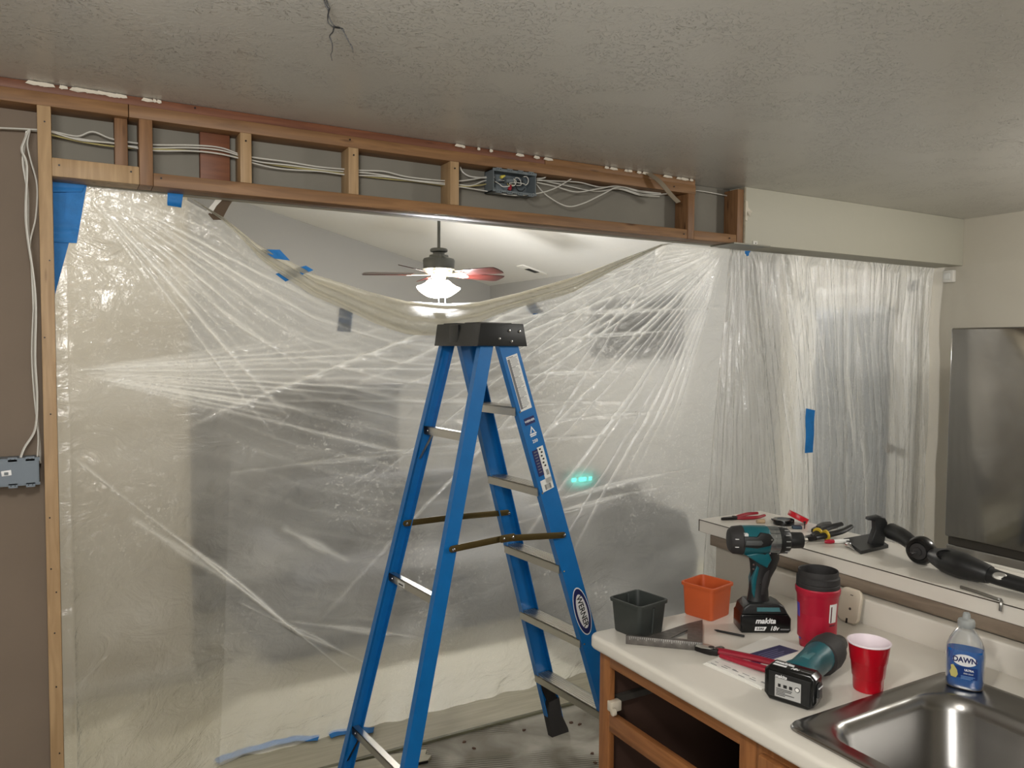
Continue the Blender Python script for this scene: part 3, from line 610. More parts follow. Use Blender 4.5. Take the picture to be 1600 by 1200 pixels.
tape([((1163, 392), (1172, 392)), ((1166, 400), (1169, 400))], 2.66, 'tiny blue tape corner under the cut end of the header')
def floor_tape(pts, wd, z, label):
    P = smooth([px(x, y, 'z', z) for x, y in pts], 6); secs = []
    for i, p in enumerate(P):
        t = (P[min(i+1, len(P)-1)]-P[max(i-1, 0)]); t.z = 0; t.normalize(); s = Vector((-t.y, t.x, 0))*wd/2; k = Vector((0, 0, .003+.004*abs(math.sin(i*.6))))
        secs.append([p-s+k, p+s+k*1.5, p+s+k*1.5+Vector((0, 0, .001)), p-s+k+Vector((0, 0, .001))])
    o = MB().loft(secs).build('painters_tape', m_tape); tag(o, label, 'tape')
floor_tape([(338, 1192), (370, 1180), (420, 1166), (460, 1157), (498, 1156)], .040, .012, 'long blue floor tape at the foot of the sheet, left of the ladder')
floor_tape([(515, 1151), (548, 1144), (584, 1143)], .045, .012, 'short blue tape strip on the floor behind the left leg of the ladder')
floor_tape([(915, 1035), (923, 1032)], .03, .012, 'small blurred blue tape bit on the floor behind the ladder, near the cabinet')

# ================================================================== LIVING ROOM
m_shade = mat('glowing_glass', (255, 246, 226), .4, emit=(255, 240, 214), estr=26)
m_blade = wood('fan_blade_mahogany', (48, 20, 18), (82, 36, 32), axis='X', knots=False, rough=.3)
m_motor = mat('pewter', (104, 106, 104), .4, .5)
FZ = 2.17
fn_ = thing('ceiling_fan', 'five blade ceiling fan with lit glass shades in the room beyond the plastic', 'ceiling fan', (FAN.x, FAN.y, FZ))
MB().lathe([(.012, 0), (.012, .55)], 16, Matrix.Translation((0, 0, .25))).build('downrod', m_motor, fn_)
zc = CZ+sl*(XW-FAN.x)-FZ
MB().lathe([(.03, -.09), (.06, -.05), (.065, .01)], 24, Matrix.Translation((0, 0, zc))).build('canopy', m_motor, fn_)
MB().lathe([(.02, .285), (.06, .282), (.068, .272), (.066, .258), (.045, .25), (.045, .236), (.072, .232), (.076, .215), (.115, .205), (.122, .19), (.118, .13), (.125, .125), (.10, .11)], 40).build('motor_housing', m_motor, fn_)
MB().lathe([(.11, .125), (.10, .10), (.06, .08), (.05, .05), (.035, .03)], 32).build('switch_cup', mat('cream_metal', (226, 216, 196), .4), fn_)
rdir = Vector((math.cos(YAW), -math.sin(YAW), 0)); fdir = Vector((math.sin(YAW), math.cos(YAW), 0))
for k in range(5):
    a = PI+k*2*PI/5; d = rdir*math.cos(a)+fdir*math.sin(a)
    T = frame((0, 0, .088), d) @ Matrix.Rotation(R(-13), 4, 'X')
    pr = [(.20, -.055), (.54, -.070), (.572, -.062), (.583, -.03), (.583, .03), (.572, .062), (.54, .070), (.20, .055)]
    bl = MB().prism(pr, -.003, .003, T, .001).build('blade', m_blade, fn_)
    MB().prism([(.07, -.012), (.16, -.012), (.24, -.035), (.27, 0), (.24, .035), (.16, .012), (.07, .012)], -.009, -.004, T).build('blade_arm', mat('cream_metal', (226, 216, 196), .4), bl)
for k in range(4):
    a = k*PI/2+.5; d = rdir*math.cos(a)+fdir*math.sin(a); T = frame(d*.055+Vector((0, 0, .035)), d) @ Matrix.Rotation(R(-35), 4, 'Y') @ Matrix.Rotation(PI, 4, 'X')
    MB().lathe([(.02, 0), (.028, .015), (.034, .04), (.05, .075), (.072, .105)], 24, T, cap=False).build('lamp_shade', m_shade, fn_)
    MB().tube([(0, 0, .055), d*.03+Vector((0, 0, .06)), d*.055+Vector((0, 0, .035))], .008, 8).build('lamp_arm', m_motor, fn_)
    point('fan_lamp', FAN+Vector((0, 0, FZ-.10))+d*.11, .05, 23, (.97, .98, 1))
for dx in (-.0, .05): MB().tube([rdir*dx+Vector((0, 0, .03)), rdir*dx+Vector((0, 0, -.19))], .0015, 6).build('pull_chain', m_chrome, fn_)
q = px(832, 421, 'x', 3.6); zz = CZ+sl*(XW-3.6); 
def vault_hit(x, y):
    d = _fw+_r2*((x-800)/F)-_u2*((y-600)/F); t = (CZ+sl*XW-CH)/(d.z+sl*d.x); return Vector((0, 0, CH))+d*t
q = vault_hit(831, 421)
vt = thing('ceiling_vent', 'small dark slotted vent on the sloped ceiling right of the fan', 'vent', Matrix.Translation(q) @ Matrix.Rotation(math.atan(sl), 4, 'Y'))
MB().box((-.15, -.07, -.012), (.15, .07, 0), None, .003).build('frame', m_white, vt); MB().box((-.06, -.045, -.014), (.07, .045, -.011)).build('slots', m_txtk, vt)
q = px(772, 461, 'y', 8.3); o = bx((q.x-.045, 8.285, q.z-.08), (q.x+.045, 8.30, q.z+.06), .004).build('wall_chime', m_white); tag(o, 'small white box high on the far wall, right of the fan light', 'wall box')
# furniture blurred by the film
def soft(name, parts, label, cat, T=(0, 0, 0)):
    t = thing(name, label, cat, T)
    for nm, a, b, m, bv in parts: MB().box(a, b, None, bv, 3).build(nm, m, t)
    return t
m_sofa = mat('dark_grey_fabric', (62, 62, 64), .9); m_sofa2 = mat('grey_fabric', (112, 112, 112), .9); m_dwood = mat('dark_stained_wood', (44, 38, 32), .5); m_throw = mat('cream_throw', (206, 198, 182), .9)
soft('sideboard', [('carcass', (.62, 5.25, .008), (2.05, 5.75, 1.40), m_dwood, .01), ('top_board', (.58, 5.22, 1.40), (2.08, 5.78, 1.44), m_dwood, .005)], 'big dark cabinet seen blurred through the sheet, left of the ladder', 'cabinet')
soft('sofa', [('seat', (1.0, 4.15, .05), (2.6, 4.95, .42), m_sofa, .06), ('backrest', (1.0, 4.85, .3), (2.6, 5.05, .85), m_sofa, .06), ('arm', (.85, 4.15, .05), (1.05, 5.05, .62), m_sofa, .05), ('arm', (2.6, 4.15, .05), (2.8, 5.05, .62), m_sofa, .05)], 'dark grey sofa seen blurred through the sheet behind the ladder', 'sofa')
o = MB().loft([[(2.95+.75*math.cos(a)*k, 3.83+.2*math.sin(a)*k, .02+z) for a in [i*PI/8 for i in range(16)]] for k, z in ((.8, 0), (.85, .35), (.7, .62), (.3, .72), (.05, .74))]).build('covered_heap', m_sofa); tag(o, 'dark covered heap seen blurred through the sheet, left of the raised bar', 'heap')
a = px(925, 470, 'x', XW-.04); b = px(1060, 560, 'x', XW-.04)
tv = thing('television', 'dark television on the right wall, a blurred rectangle through the sheet', 'television', (XW, (a.y+b.y)/2, (a.z+b.z)/2)); hw = abs(a.y-b.y)/2; hh = abs(a.z-b.z)/2
MB().box((-.06, -hw, -hh), (-.01, hw, hh), None, .006).build('casing', m_black, tv); MB().box((-.062, -hw+.02, -hh+.02), (-.0595, hw-.02, hh-.02)).build('screen', m_blackg, tv)
soft('media_console', [('carcass', (3.85, 4.7, .008), (4.38, 6.6, .55), m_dwood, .01), ('top_board', (3.82, 4.68, .55), (4.38, 6.62, .58), m_dwood, .005)], 'low dark console below the television, blurred through the sheet', 'console') if 0 else None
q = px(908, 748, 'y', 5.2)
ck = thing('led_clock', 'little electronic display glowing teal behind the plastic sheet', 'clock', (q.x, 5.2, q.z))
MB().box((-.16, -.02, -.07), (.16, .12, .05), None, .008).build('casing', m_black, ck)
for dx, w_ in ((-.085, .022), (.0, .034), (.075, .014)): MB().box((dx-w_, -.024, -.016), (dx+w_, -.02, .014)).build('digit', mat('teal_led', (60, 230, 210), .4, emit=(60, 240, 215), estr=4), ck)
ch = soft('chest_of_drawers', [('carcass', (q.x-.55, 5.17, .008), (q.x+.60, 5.7, q.z-.0705), m_sofa2, .01)], 'grey chest carrying the teal clock, blurred through the sheet', 'chest')
# door with blinds in the right wall, behind the hanging sheet
D = bx((XW-.012, 2.93, .01), (XW+.02, 3.66, 2.05), .002).build('door_1', m_white); D['kind'] = 'structure'
for a_, b_ in (((XW-.022, 2.86, 0), (XW-.0, 2.93, 2.12)), ((XW-.022, 3.66, 0), (XW-.0, 3.73, 2.12)), ((XW-.022, 2.86, 2.05), (XW-.0, 3.73, 2.12))):
    o = bx(a_, b_, .003).build('door_casing', m_white); o.parent = D
o = bx((XW-.016, 3.03, .3), (XW-.012, 3.58, 1.95)).build('glass_panel', mat('night_glass', (84, 96, 112), .25, spec=.6)); o.parent = D
mb = MB()
for i in range(66):
    z = .34+i*.024; mb.box((-.012, -.26, -.0008), (.012, .26, .0008), Matrix.Translation((XW-.034, 3.305, z)) @ Matrix.Rotation(R(42), 4, 'Y'))
mb.box((XW-.055, 3.03, 1.93), (XW-.016, 3.58, 1.97)); mb.box((XW-.045, 3.04, .31), (XW-.02, 3.57, .33))
o = mb.build('blind', mat('blue_white_vinyl', (196, 204, 212), .5)); o.parent = D
o = MB().lathe([(.012, 0), (.012, .03), (.028, .035), (.03, .055), (.018, .068)], 20, Matrix.Translation((XW-.012, 2.985, 1.10)) @ Matrix.Rotation(-PI/2, 4, 'Y')).build('door_knob', mat('bronze', (82, 70, 58), .4, .8)); o.parent = D
q = px(1398, 690, 'x', XW); o = bx((XW-.008, q.y-.02, q.z-.06), (XW, q.y+.02, q.z+.06), .003).build('switch_plate', m_toolk if 0 else mat('grey_plate', (120, 116, 108), .5)); tag(o, 'narrow grey switch plate on the right wall beside the blind door', 'switch')

# ================================================================== LADDER
lc = Vector((1.303, 2.565, 0)); la = .093
LT = Matrix.Translation(lc) @ Matrix.Rotation(la, 4, 'Z')
LD = thing('step_ladder', 'blue fiberglass step ladder with aluminium treads standing open under the header', 'ladder', LT)
HT = 1.655; AT, AB, ST, SF, SR = .145, .23, .060, .572, .461
def rail(side, t):
    """local foot and head of a rail centre line (x front, y far)"""
    s = 1 if side == 'F' else -1; b = Vector((s*(SF if side == 'F' else SR), t*AB, 0)); h = Vector((s*ST, t*AT, HT)); return b, h
def rp(side, t, z): b, h = rail(side, t); return b.lerp(h, z/HT)
for side, W_, Fl in (('F', .078, .028), ('R', .052, .026)):
    for t in (1, -1):
        b = rp(side, t, .004 if side == 'R' else .03); h = rp(side, t, 1.745); u = (h-b).normalized(); yd = Vector((0, -t, 0)); yd = (yd-u*yd.dot(u)).normalized(); xd = yd.cross(u).normalized()
        wb, wf = W_/2, .0035
        # C section: web outside, flanges turned inward (yd)
        sec = [(-wb, 0), (wb, 0), (wb, Fl), (wb-wf, Fl), (wb-wf, wf), (-wb+wf, wf), (-wb+wf, Fl), (-wb, Fl)]
        MB().loft([[p+xd*a+yd*(c-.004) for a, c in sec] for p in (b, h)]).build('front_rail' if side == 'F' else 'rear_rail', m_blue, LD, angle=20)
# cap
cz0, cz1 = 1.705, 1.785
mb = MB(); T = Matrix(((1, 0, 0, 0), (0, 0, -1, 0), (0, 1, 0, 0), (0, 0, 0, 1)))
mb.prism([(-.100, cz0), (.112, cz0), (.094, cz1), (-.088, cz1)], -.140, .168, T, .006, 2)
mb.build('top_cap', m_black, LD)
mb = MB()
for y0_, y1_ in ((-.12, -.03), (.03, .12)): mb.box((-.07, y0_, cz1-.0005), (.075, y1_, cz1+.004), None, .002)
mb.box((-.098, -.03, cz0+.01), (-.090, .03, cz1-.004), None, .002)
mb.build('cap_ribs', m_black, LD)
mb = MB()
for x, z in ((.030, 1.760), (.074, 1.758), (.040, 1.722), (-.012, 1.731)): mb.lathe([(.0001, .004), (.004, .0035), (.0055, .001), (.0055, 0)], 14, Matrix.Translation((x, -.1685, z)) @ Matrix.Rotation(PI/2, 4, 'X'))
mb.build('cap_rivets', m_chrome, LD)
# treads
for k in range(1, 6):
    z = .297*k; f = rp('F', 1, z); n_ = rp('F', -1, z)
    y0, y1 = n_.y+.004, f.y-.004; xc = f.x; mb = MB()
    mb.box((xc-.042, y0, z-.004), (xc+.036, y1, z)); mb.box((xc-.042, y0, z-.030), (xc-.038, y1, z)); mb.box((xc+.032, y0, z-.018), (xc+.036, y1, z)); 
    for i in range(6): mb.box((xc-.036+i*.012, y0, z-.001), (xc-.030+i*.012, y1, z+.002))
    tr = mb.build('tread', m_alu, LD)
    if k == 1:
        for s in (1, -1):
            yy = y1-.01 if s > 0 else y0+.01
            MB().prism([(xc-.03, z-.03), (xc+.03, z-.02), (xc+.06+.02, z-.16), (xc+.062, z-.22)], yy-.003, yy+.003, T).build('tread_brace', m_toolk, LD)
for k, (z, hgt) in enumerate(((.30, .028), (.859, .028), (1.404, .030))):
    f = rp('R', 1, z); n_ = rp('R', -1, z)
    rb = MB().box((f.x-.012, n_.y+.002, z-hgt), (f.x-.009, f.y-.002, z)).box((f.x-.012, n_.y+.002, z-.003), (f.x+.014, f.y-.002, z)).build('rear_bar', m_alu, LD)
    r_ = MB()
    for s in (-1, 1): r_.lathe([(.004, 0), (.003, .002)], 10, Matrix.Translation((f.x-.012, s*(f.y-.03), z-hgt/2)) @ Matrix.Rotation(-PI/2, 4, 'Y'))
    r_.build('rivets', m_chrome, rb)
    if k != 1:
        for s in (-1, 1):
            yb_ = s*(f.y-.05); p1 = rp('R', s, z-.12); MB().tube([(f.x-.004, yb_, z-hgt), (p1.x, p1.y-s*.012, p1.z)], .009, 6, flat=.25).build('bar_brace', m_alu if k == 2 else m_toolk, LD)
    if k == 1: MB().box((f.x-.0135, f.y-.13, z-.024), (f.x-.012, f.y-.08, z-.007)).build('bar_sticker', m_label, LD); MB().box((f.x-.0142, f.y-.122, z-.020), (f.x-.0134, f.y-.088, z-.015)).build('sticker_print', m_txtk, LD)
# spreaders
def on_rail(side, t, xx, yy):
    best = min((rp(side, t, z) for z in np.linspace(.3, 1.7, 400)), key=lambda p: abs(pix(LT @ p)[1]-yy)); return best
def pix(P):
    d = P-Vector((0, 0, CH)); z = d.dot(_fw); return 800+F*d.dot(_r2)/z, 600-F*d.dot(_u2)/z
for t, (ya, yb_) in ((-1, (857, 834)), (1, (816, 800))):
    A = on_rail('R', t, 0, ya); B = on_rail('F', t, 0, yb_); o_ = Vector((0, t*.014 if t < 0 else -.02, 0)); Mid = A.lerp(B, .47)+Vector((0, 0, .004 if t > 0 else .016))
    A, B, Mid = A+o_, B+o_, Mid+o_
    def bar(name, p, q_, off, ext=.012, w=.0115):
        d = (q_-p); L = d.length; d.normalize(); TT = frame(p+Vector((0, off*(-1 if t < 0 else 1), 0)), d, (0, 0, 1))
        n8 = [(L+ext*math.cos(a), w*math.sin(a)) for a in [(-PI/2)+i*PI/6 for i in range(7)]]+[(-ext*math.cos(a), w*math.sin(a)) for a in [(PI/2)-i*PI/6 for i in range(7)]]
        TX_ = TT @ Matrix.Rotation(PI/2, 4, 'X')
        MB().prism(n8, -.0015, .0015, TX_, .0005).build(name, m_brown, LD)
    bar('spreader_link', A, Mid+Vector((.02, 0, 0)), .0); bar('spreader_link', Mid-Vector((.02, 0, 0)), B, .004)
    bar('spreader_hinge', Mid-Vector((.028, 0, 0)), Mid+Vector((.024, 0, 0)), .008, .008, .0135)
    mb = MB()
    for p in (A, B, Mid-Vector((.02, 0, 0)), Mid+Vector((.018, 0, 0))): mb.lathe([(.0055, 0), (.005, .003), (.002, .0045)], 12, Matrix.Translation(p+Vector((0, t*.011 if t < 0 else -.010, 0))) @ Matrix.Rotation(PI/2, 4, 'X'))
    mb.build('spreader_rivets', m_chrome, LD)
# feet
for side in 'FR':
    for t in (1, -1):
        b = rp(side, t, 0); mb = MB(); h_ = .17 if side == 'F' else .07; p2 = rp(side, t, h_)
        dx = p2.x-b.x; hw_ = .044 if side == 'F' else .03
        T2 = Matrix(((1, 0, 0, b.x), (0, 0, -1, b.y), (0, 1, 0, 0), (0, 0, 0, 1)))
        pl = [(-hw_-.002, 0), (hw_+.004, 0), (hw_-.002, .02), (hw_+dx*.45-.012, h_*.5), (hw_+dx, h_), (-hw_*.3+dx, h_*.95), (-hw_+dx*.5, h_*.55)]
        ft_ = mb.prism(pl, (-.034 if t < 0 else .0), (.0 if t < 0 else .034), T2 @ Matrix.Scale(-1, 4, (0, 0, 1)) if 0 else T2, .003).build('foot', m_rubber, LD)
# lettering and labels on the near front rail (plane facing -y)
bF, hF = rail('F', -1); uF = (hF-bF).normalized(); yF = Vector((0, 1, 0)); yF = (yF-uF*yF.dot(uF)).normalized(); xF = -yF.cross(uF).normalized()
xF = xF if xF.x > 0 else -xF
def rail_T(z, off=.0056, rot=0):
    p = rp('F', -1, z)-yF*off; m = Matrix((xF, uF, xF.cross(uF))).transposed().to_4x4(); m.translation = p; return m @ Matrix.Rotation(rot, 4, 'Z')
def plate(name, z, w_, h_, m, off=.0046, par=None, dx=0, dy=0, bev=0):
    return MB().box((dx-w_/2, dy-h_/2, 0), (dx+w_/2, dy+h_/2, .0006), rail_T(z, off)).build(name, m, par or LD)
s1_ = plate('instruction_label', 1.575, .050, .205, m_label); s1_['label'] = 'white instruction label with rows of tiny print'
mb = MB(); Tl = rail_T(1.575, .0054)
for i in range(46):
    y = .097-i*.0042
    if i % 9 == 0: mb.box((-.020, y-.0012, 0), (.004, y+.0012, .0003), Tl)
    else: mb.box((-.012 if i % 2 else -.010, y-.0007, 0), (.012+.009*h1(i), y+.0007, .0003), Tl)
mb.box((-.023, -.095, 0), (-.013, .092, .00025), Tl)
mb.build('label_print', m_print, s1_)
s2_ = plate('brand_label', 1.437, .046, .026, m_navy); text('WERNER', .011, m_txtw, s2_, rail_T(1.437, .0054), bold=.0002)
mb = MB(); Tl = rail_T(1.405, .0050)
mb.prism([(-.012, -.012), (.0, .013), (.012, -.012), (.007, -.012), (0, .003), (-.007, -.012)], 0, .0004, Tl); mb.box((-.015, -.02, 0), (.015, -.014, .0004), Tl); mb.box((-.014, -.026, 0), (.012, -.022, .0004), Tl); mb.build('rating_mark', m_txtw, s2_)
text('250', .016, m_txtw, s2_, rail_T(1.362, .0050), bold=.0003)
s3_ = plate('feature_label', 1.285, .026, .10, m_navy, dx=-.013); s4_ = plate('bar_code_label', 1.270, .028, .14, m_label, dx=.0125)
plate('label_foot', 1.2, .052, .044, m_label, par=s4_)
mb = MB(); Tl = rail_T(1.285, .0054)
for i in range(8): mb.box((-.020, .04-i*.011, 0), (-.006, .0435-i*.011, .0003), Tl)
mb.build('label_print', m_print, s3_)
mb = MB(); Tl = rail_T(1.27, .0054)
for i in range(6): mb.box((.006+.004*(i % 2), .058-i*.013, 0), (.014+.004*(i % 2), .064-i*.013, .0003), Tl)
for i in range(7): mb.box((.01, -.022-i*.003, 0), (.022, -.0205-i*.003, .0003), Tl)
Tl2 = rail_T(1.2, .0056)
x = -.012
while x < .018: mb.box((x, -.018, 0), (x+random.choice([.0008, .0016]), .002, .0003), Tl2); x += .003
mb.build('label_print', m_txtk, s4_)
# oval maker's badge
def oval(a, b, n=40, lean=0): return [(a*math.cos(2*PI*i/n), b*math.sin(2*PI*i/n)) for i in range(n)]
zb_ = .705
bd = MB().prism(oval(.0355, .098), 0, .0006, rail_T(zb_, .0046)).build('brand_badge', m_txtw, LD); bd['label'] = 'white and navy oval badge'
MB().prism(oval(.0325, .093), 0, .0005, rail_T(zb_, .0052)).build('badge_ring', m_navy, bd)
MB().prism(oval(.0235, .070), 0, .0005, rail_T(zb_, .0057)).build('badge_field', m_txtw, bd)
text('WERNER', .034, m_txtk, bd, rail_T(zb_, .0063, -PI/2), bold=.0005, sx=.92)
for z in (.30, .60, .89, 1.19, 1.49):
    MB().lathe([(.004, 0), (.003, .002)], 10, rail_T(z-.012, .0045) @ Matrix.Translation((-.03, 0, 0))).build('rivet', m_chrome, LD)

# ================================================================== PENINSULA
SXZ = Matrix(((1, 0, 0, 0), (0, 0, -1, 0), (0, 1, 0, 0), (0, 0, 0, 1)))     # prism plane -> local x/z, depth along -y
SYZ = Matrix(((0, 0, 1, 0), (1, 0, 0, 0), (0, 1, 0, 0), (0, 0, 0, 1)))
CT, BT = .914, 1.07
XF0, XB0 = 1.262, 1.982
struct('wall_half', bx((2.045, -1.2, 0), (2.31, 2.085, 1.021)), mat('half_wall_paint', (176, 170, 158), .6))
o = bx((2.028, -1.2, .984), (2.045, 2.10, 1.022), .002).build('trim_3', m_molding); o['kind'] = 'structure'
bt = MB().box((2.024, -1.2, 1.024), (2.342, 2.153, BT), None, .0015, 1).build('bar_top', m_lam); tag(bt, 'raised white laminate bar top along the back of the sink counter', 'bar top')
mb = MB().box((2.0225, -1.2, BT-.0035), (2.0245, 2.1545, BT-.001)).box((2.0235, 2.1525, BT-.0035), (2.342, 2.1545, BT-.001)).box((2.0225, 2.1515, 1.026), (2.0245, 2.1545, BT-.002))
mb.build('dark_seam', m_lamk, bt)
MB().box((2.342, -1.2, BT-.03), (2.356, 1.50, BT+.006), None, .002).build('back_edge_strip', m_white, bt)
# cabinet with face frame (drawer and doors taken out)
cab = thing('base_cabinet', 'oak base cabinet with empty drawer and door openings under the white counter', 'cabinet', (XF0, 1.0, 0))
def cb(name, a, b, m, bev=.001): return MB().box(a, b, None, bev).build(name, m, cab, world=True)
Y1 = 1.722
cb('end_panel', (XF0+.018, Y1-.006, .1), (XB0+.05, Y1, .872), m_oak); cb('end_shade', (XF0+.018, Y1-.016, .1), (XB0+.05, Y1-.006, .872), m_dark); cb('back_panel', (2.02, -.3, .1), (2.03, Y1-.018, .872), m_dark); cb('bottom_panel', (XF0+.018, -.3, .1), (2.018, Y1-.018, .115), m_dark)  # dark layer inside the end panel is added to stand for interior shade
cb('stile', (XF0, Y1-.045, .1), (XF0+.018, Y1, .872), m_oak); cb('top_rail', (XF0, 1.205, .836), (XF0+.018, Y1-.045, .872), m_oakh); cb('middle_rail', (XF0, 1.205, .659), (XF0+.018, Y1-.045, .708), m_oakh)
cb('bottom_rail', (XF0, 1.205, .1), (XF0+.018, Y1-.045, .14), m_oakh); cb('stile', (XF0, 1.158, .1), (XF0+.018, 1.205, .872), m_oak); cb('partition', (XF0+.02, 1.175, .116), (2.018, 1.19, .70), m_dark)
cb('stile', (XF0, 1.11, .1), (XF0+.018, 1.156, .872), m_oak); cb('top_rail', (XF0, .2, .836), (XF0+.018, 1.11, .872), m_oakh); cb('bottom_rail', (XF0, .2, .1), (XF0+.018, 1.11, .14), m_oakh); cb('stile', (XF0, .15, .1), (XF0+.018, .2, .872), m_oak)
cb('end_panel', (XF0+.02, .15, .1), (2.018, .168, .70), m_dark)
dr = cb('door', (XF0-.02, .60, .16), (XF0-.001, 1.135, .852), m_oak, .004); MB().box((XF0-.0215, .66, .22), (XF0-.0195, 1.075, .79), None, .001).build('raised_field', m_oakh, dr, world=True)
gl_ = cb('drawer_glide', (XF0-.004, Y1-.062, .716), (XF0+.030, Y1-.040, .744), m_beige, .003); MB().lathe([(.010, 0), (.010, .008), (.004, .010)], 16, Matrix.Translation((XF0-.002, Y1-.072, .724)) @ Matrix.Rotation(-PI/2, 4, 'Y')).build('roller', m_beige, gl_, world=True)
MB().box((XF0+.034, Y1-.036, .726), (1.85, Y1-.02, .744)).build('rail', mat('dull_steel', (92, 88, 82), .5, .6), gl_, world=True)
db = MB().lathe([(.05, 0), (.055, .02), (.05, .12), (.022, .15), (.022, .17)], 20, Matrix.Translation((1.62, 1.40, .116)) @ Matrix.Diagonal((1.5, 1.1, 2.6, 1))).build('dark_jug', mat('dark_jug', (40, 46, 46), .4)); tag(db, 'dark jug standing inside the cabinet, barely seen through the drawer opening', 'jug')

def apply_bool(o, cutter):
    md = o.modifiers.new('b', 'BOOLEAN'); md.object = cutter; md.operation = 'DIFFERENCE'; md.solver = 'EXACT'
    bpy.context.view_layer.update(); me = bpy.data.meshes.new_from_object(o.evaluated_get(bpy.context.evaluated_depsgraph_get()))
    o.modifiers.clear(); o.data = me; bpy.data.objects.remove(cutter)
    for p in me.polygons: p.use_smooth = True
    me.set_sharp_from_angle(angle=R(30))
def rrect(x0, x1, y0, y1, r, z, n=6):
    P = []
    for cx, cy, a in ((x1-r, y1-r, 0), (x0+r, y1-r, 90), (x0+r, y0+r, 180), (x1-r, y0+r, 270)):
        for i in range(n+1): t = R(a+90*i/n); P.append((cx+r*math.cos(t), cy+r*math.sin(t), z))
    return P
SX0, SX1, SY0, SY1 = 1.285, 1.862, .26, 1.108
ct = MB(); ol = [(p[0], p[1]) for p in rrect(1.236, XB0, -1.2, 1.747, .03, 0)]
ct.prism(ol, .874, CT, None, .011, 4); ct = ct.build('countertop', m_lam)
cut = MB().prism([(p[0], p[1]) for p in rrect(SX0+.02, SX1-.02, SY0+.02, SY1-.02, .04, 0)], .8, 1.0).build('cut', m_lam); apply_bool(ct, cut)
tag(ct, 'white laminate kitchen counter with rolled front edge and low backsplash', 'countertop')
MB().box((XB0-.001, -1.2, CT-.04), (2.028, 1.80, .984), None, .006, 3).build('backsplash', m_lam, ct)
sk = MB()
rg = [rrect(SX0, SX1, SY0, SY1, .035, CT+.0005), rrect(SX0+.004, SX1-.004, SY0+.004, SY1-.004, .033, CT+.006), rrect(SX0+.020, SX1-.018, SY0+.018, SY1-.020, .03, CT+.0065), rrect(SX0+.026, SX1-.022, SY0+.022, SY1-.026, .03, CT+.003),
      rrect(SX0+.045, SX1-.105, SY0+.05, SY1-.045, .07, CT+.003), rrect(SX0+.056, SX1-.116, SY0+.06, SY1-.056, .075, CT-.004), rrect(SX0+.064, SX1-.124, SY0+.068, SY1-.064, .08, CT-.03), rrect(SX0+.075, SX1-.135, SY0+.08, SY1-.075, .08, CT-.145),
      rrect(SX0+.095, SX1-.155, SY0+.10, SY1-.095, .07, CT-.172), rrect(SX0+.13, SX1-.19, SY0+.135, SY1-.13, .06, CT-.18), rrect(1.50, 1.58, .64, .72, .039, CT-.183)]
sk.loft(rg, cap=False); me_ = sk.build('kitchen_sink', m_steel, angle=50); tag(me_, 'stainless steel drop-in sink in the white counter', 'sink')
MB().lathe([(.042, 0), (.04, .004), (.03, .001), (.005, .0)], 24, Matrix.Translation((1.54, .68, CT-.184))).build('drain', m_chrome, me_)
so = me_.modifiers.new('s', 'SOLIDIFY'); so.thickness = .0012; so.offset = -1

# ------------------------------------------------------------------ refrigerator
fr = thing('refrigerator', 'grey steel refrigerator by the right wall, reflecting the plastic sheet', 'refrigerator', (3.49, 1.65, 0))
MB().box((3.56, 1.20, .02), (4.30, 2.105, 1.78), None, .006).build('body', mat('fridge_side', (150, 146, 138), .4), fr, world=True)
MB().box((3.49, 1.205, .85), (3.552, 2.112, 1.803), None, .008, 3).build('door', m_fridge, fr, world=True)
MB().box((3.505, 1.205, .10), (3.552, 2.112, .812), None, .008, 3).build('freezer_drawer', m_fridge, fr, world=True)
MB().box((3.515, 1.21, .812), (3.558, 2.108, .85)).build('door_gap', mat('dark_gasket', (66, 62, 56), .6), fr, world=True)

# ================================================================== THINGS ON THE COUNTER
def sqpot(name, label, c, rot, b, t, h, m, T0=None):
    o = thing(name, label, 'pot', Matrix.Translation(c) @ Matrix.Rotation(rot, 4, 'Z')); r = .012
    def q(s, z, rr=r): return rrect(-s/2, s/2, -s/2, s/2, rr, z, 4)
    MB().loft([q(b-.006, 0, .010), q(b, .004), q(t-.004, h-.010), q(t+.004, h-.009), q(t+.005, h-.001), q(t+.003, h), q(t-.006, h), q(t-.008, h-.008), q(b-.005, .004)]).build('pot_body', m, o)
    return o
p1 = sqpot('planter_pot', 'small square charcoal plastic pot at the left corner of the counter', (1.366, 1.686, CT), R(9), .098, .114, .094, m_darkpot)
for dx in (-.046, .0): MB().tube([(dx-.0, -.0505, .01), (dx-.0, -.0555, .08)], .003, 6).build('rib', m_darkpot, p1) if dx == 0 else None
MB().tube([(.012, .045, .006), (.012, .05, .09)], .0035, 6).build('inner_rib', m_darkpot, p1)
p2 = sqpot('planter_pot', 'small square orange plastic pot beside the cordless drill', (1.634, 1.700, CT), R(13), .098, .110, .098, m_orange)
MB().tube([(.01, .02, .004), (.005, .03, .03), (.0, .034, .04)], .003, 6).build('clip', m_txtk, p2)
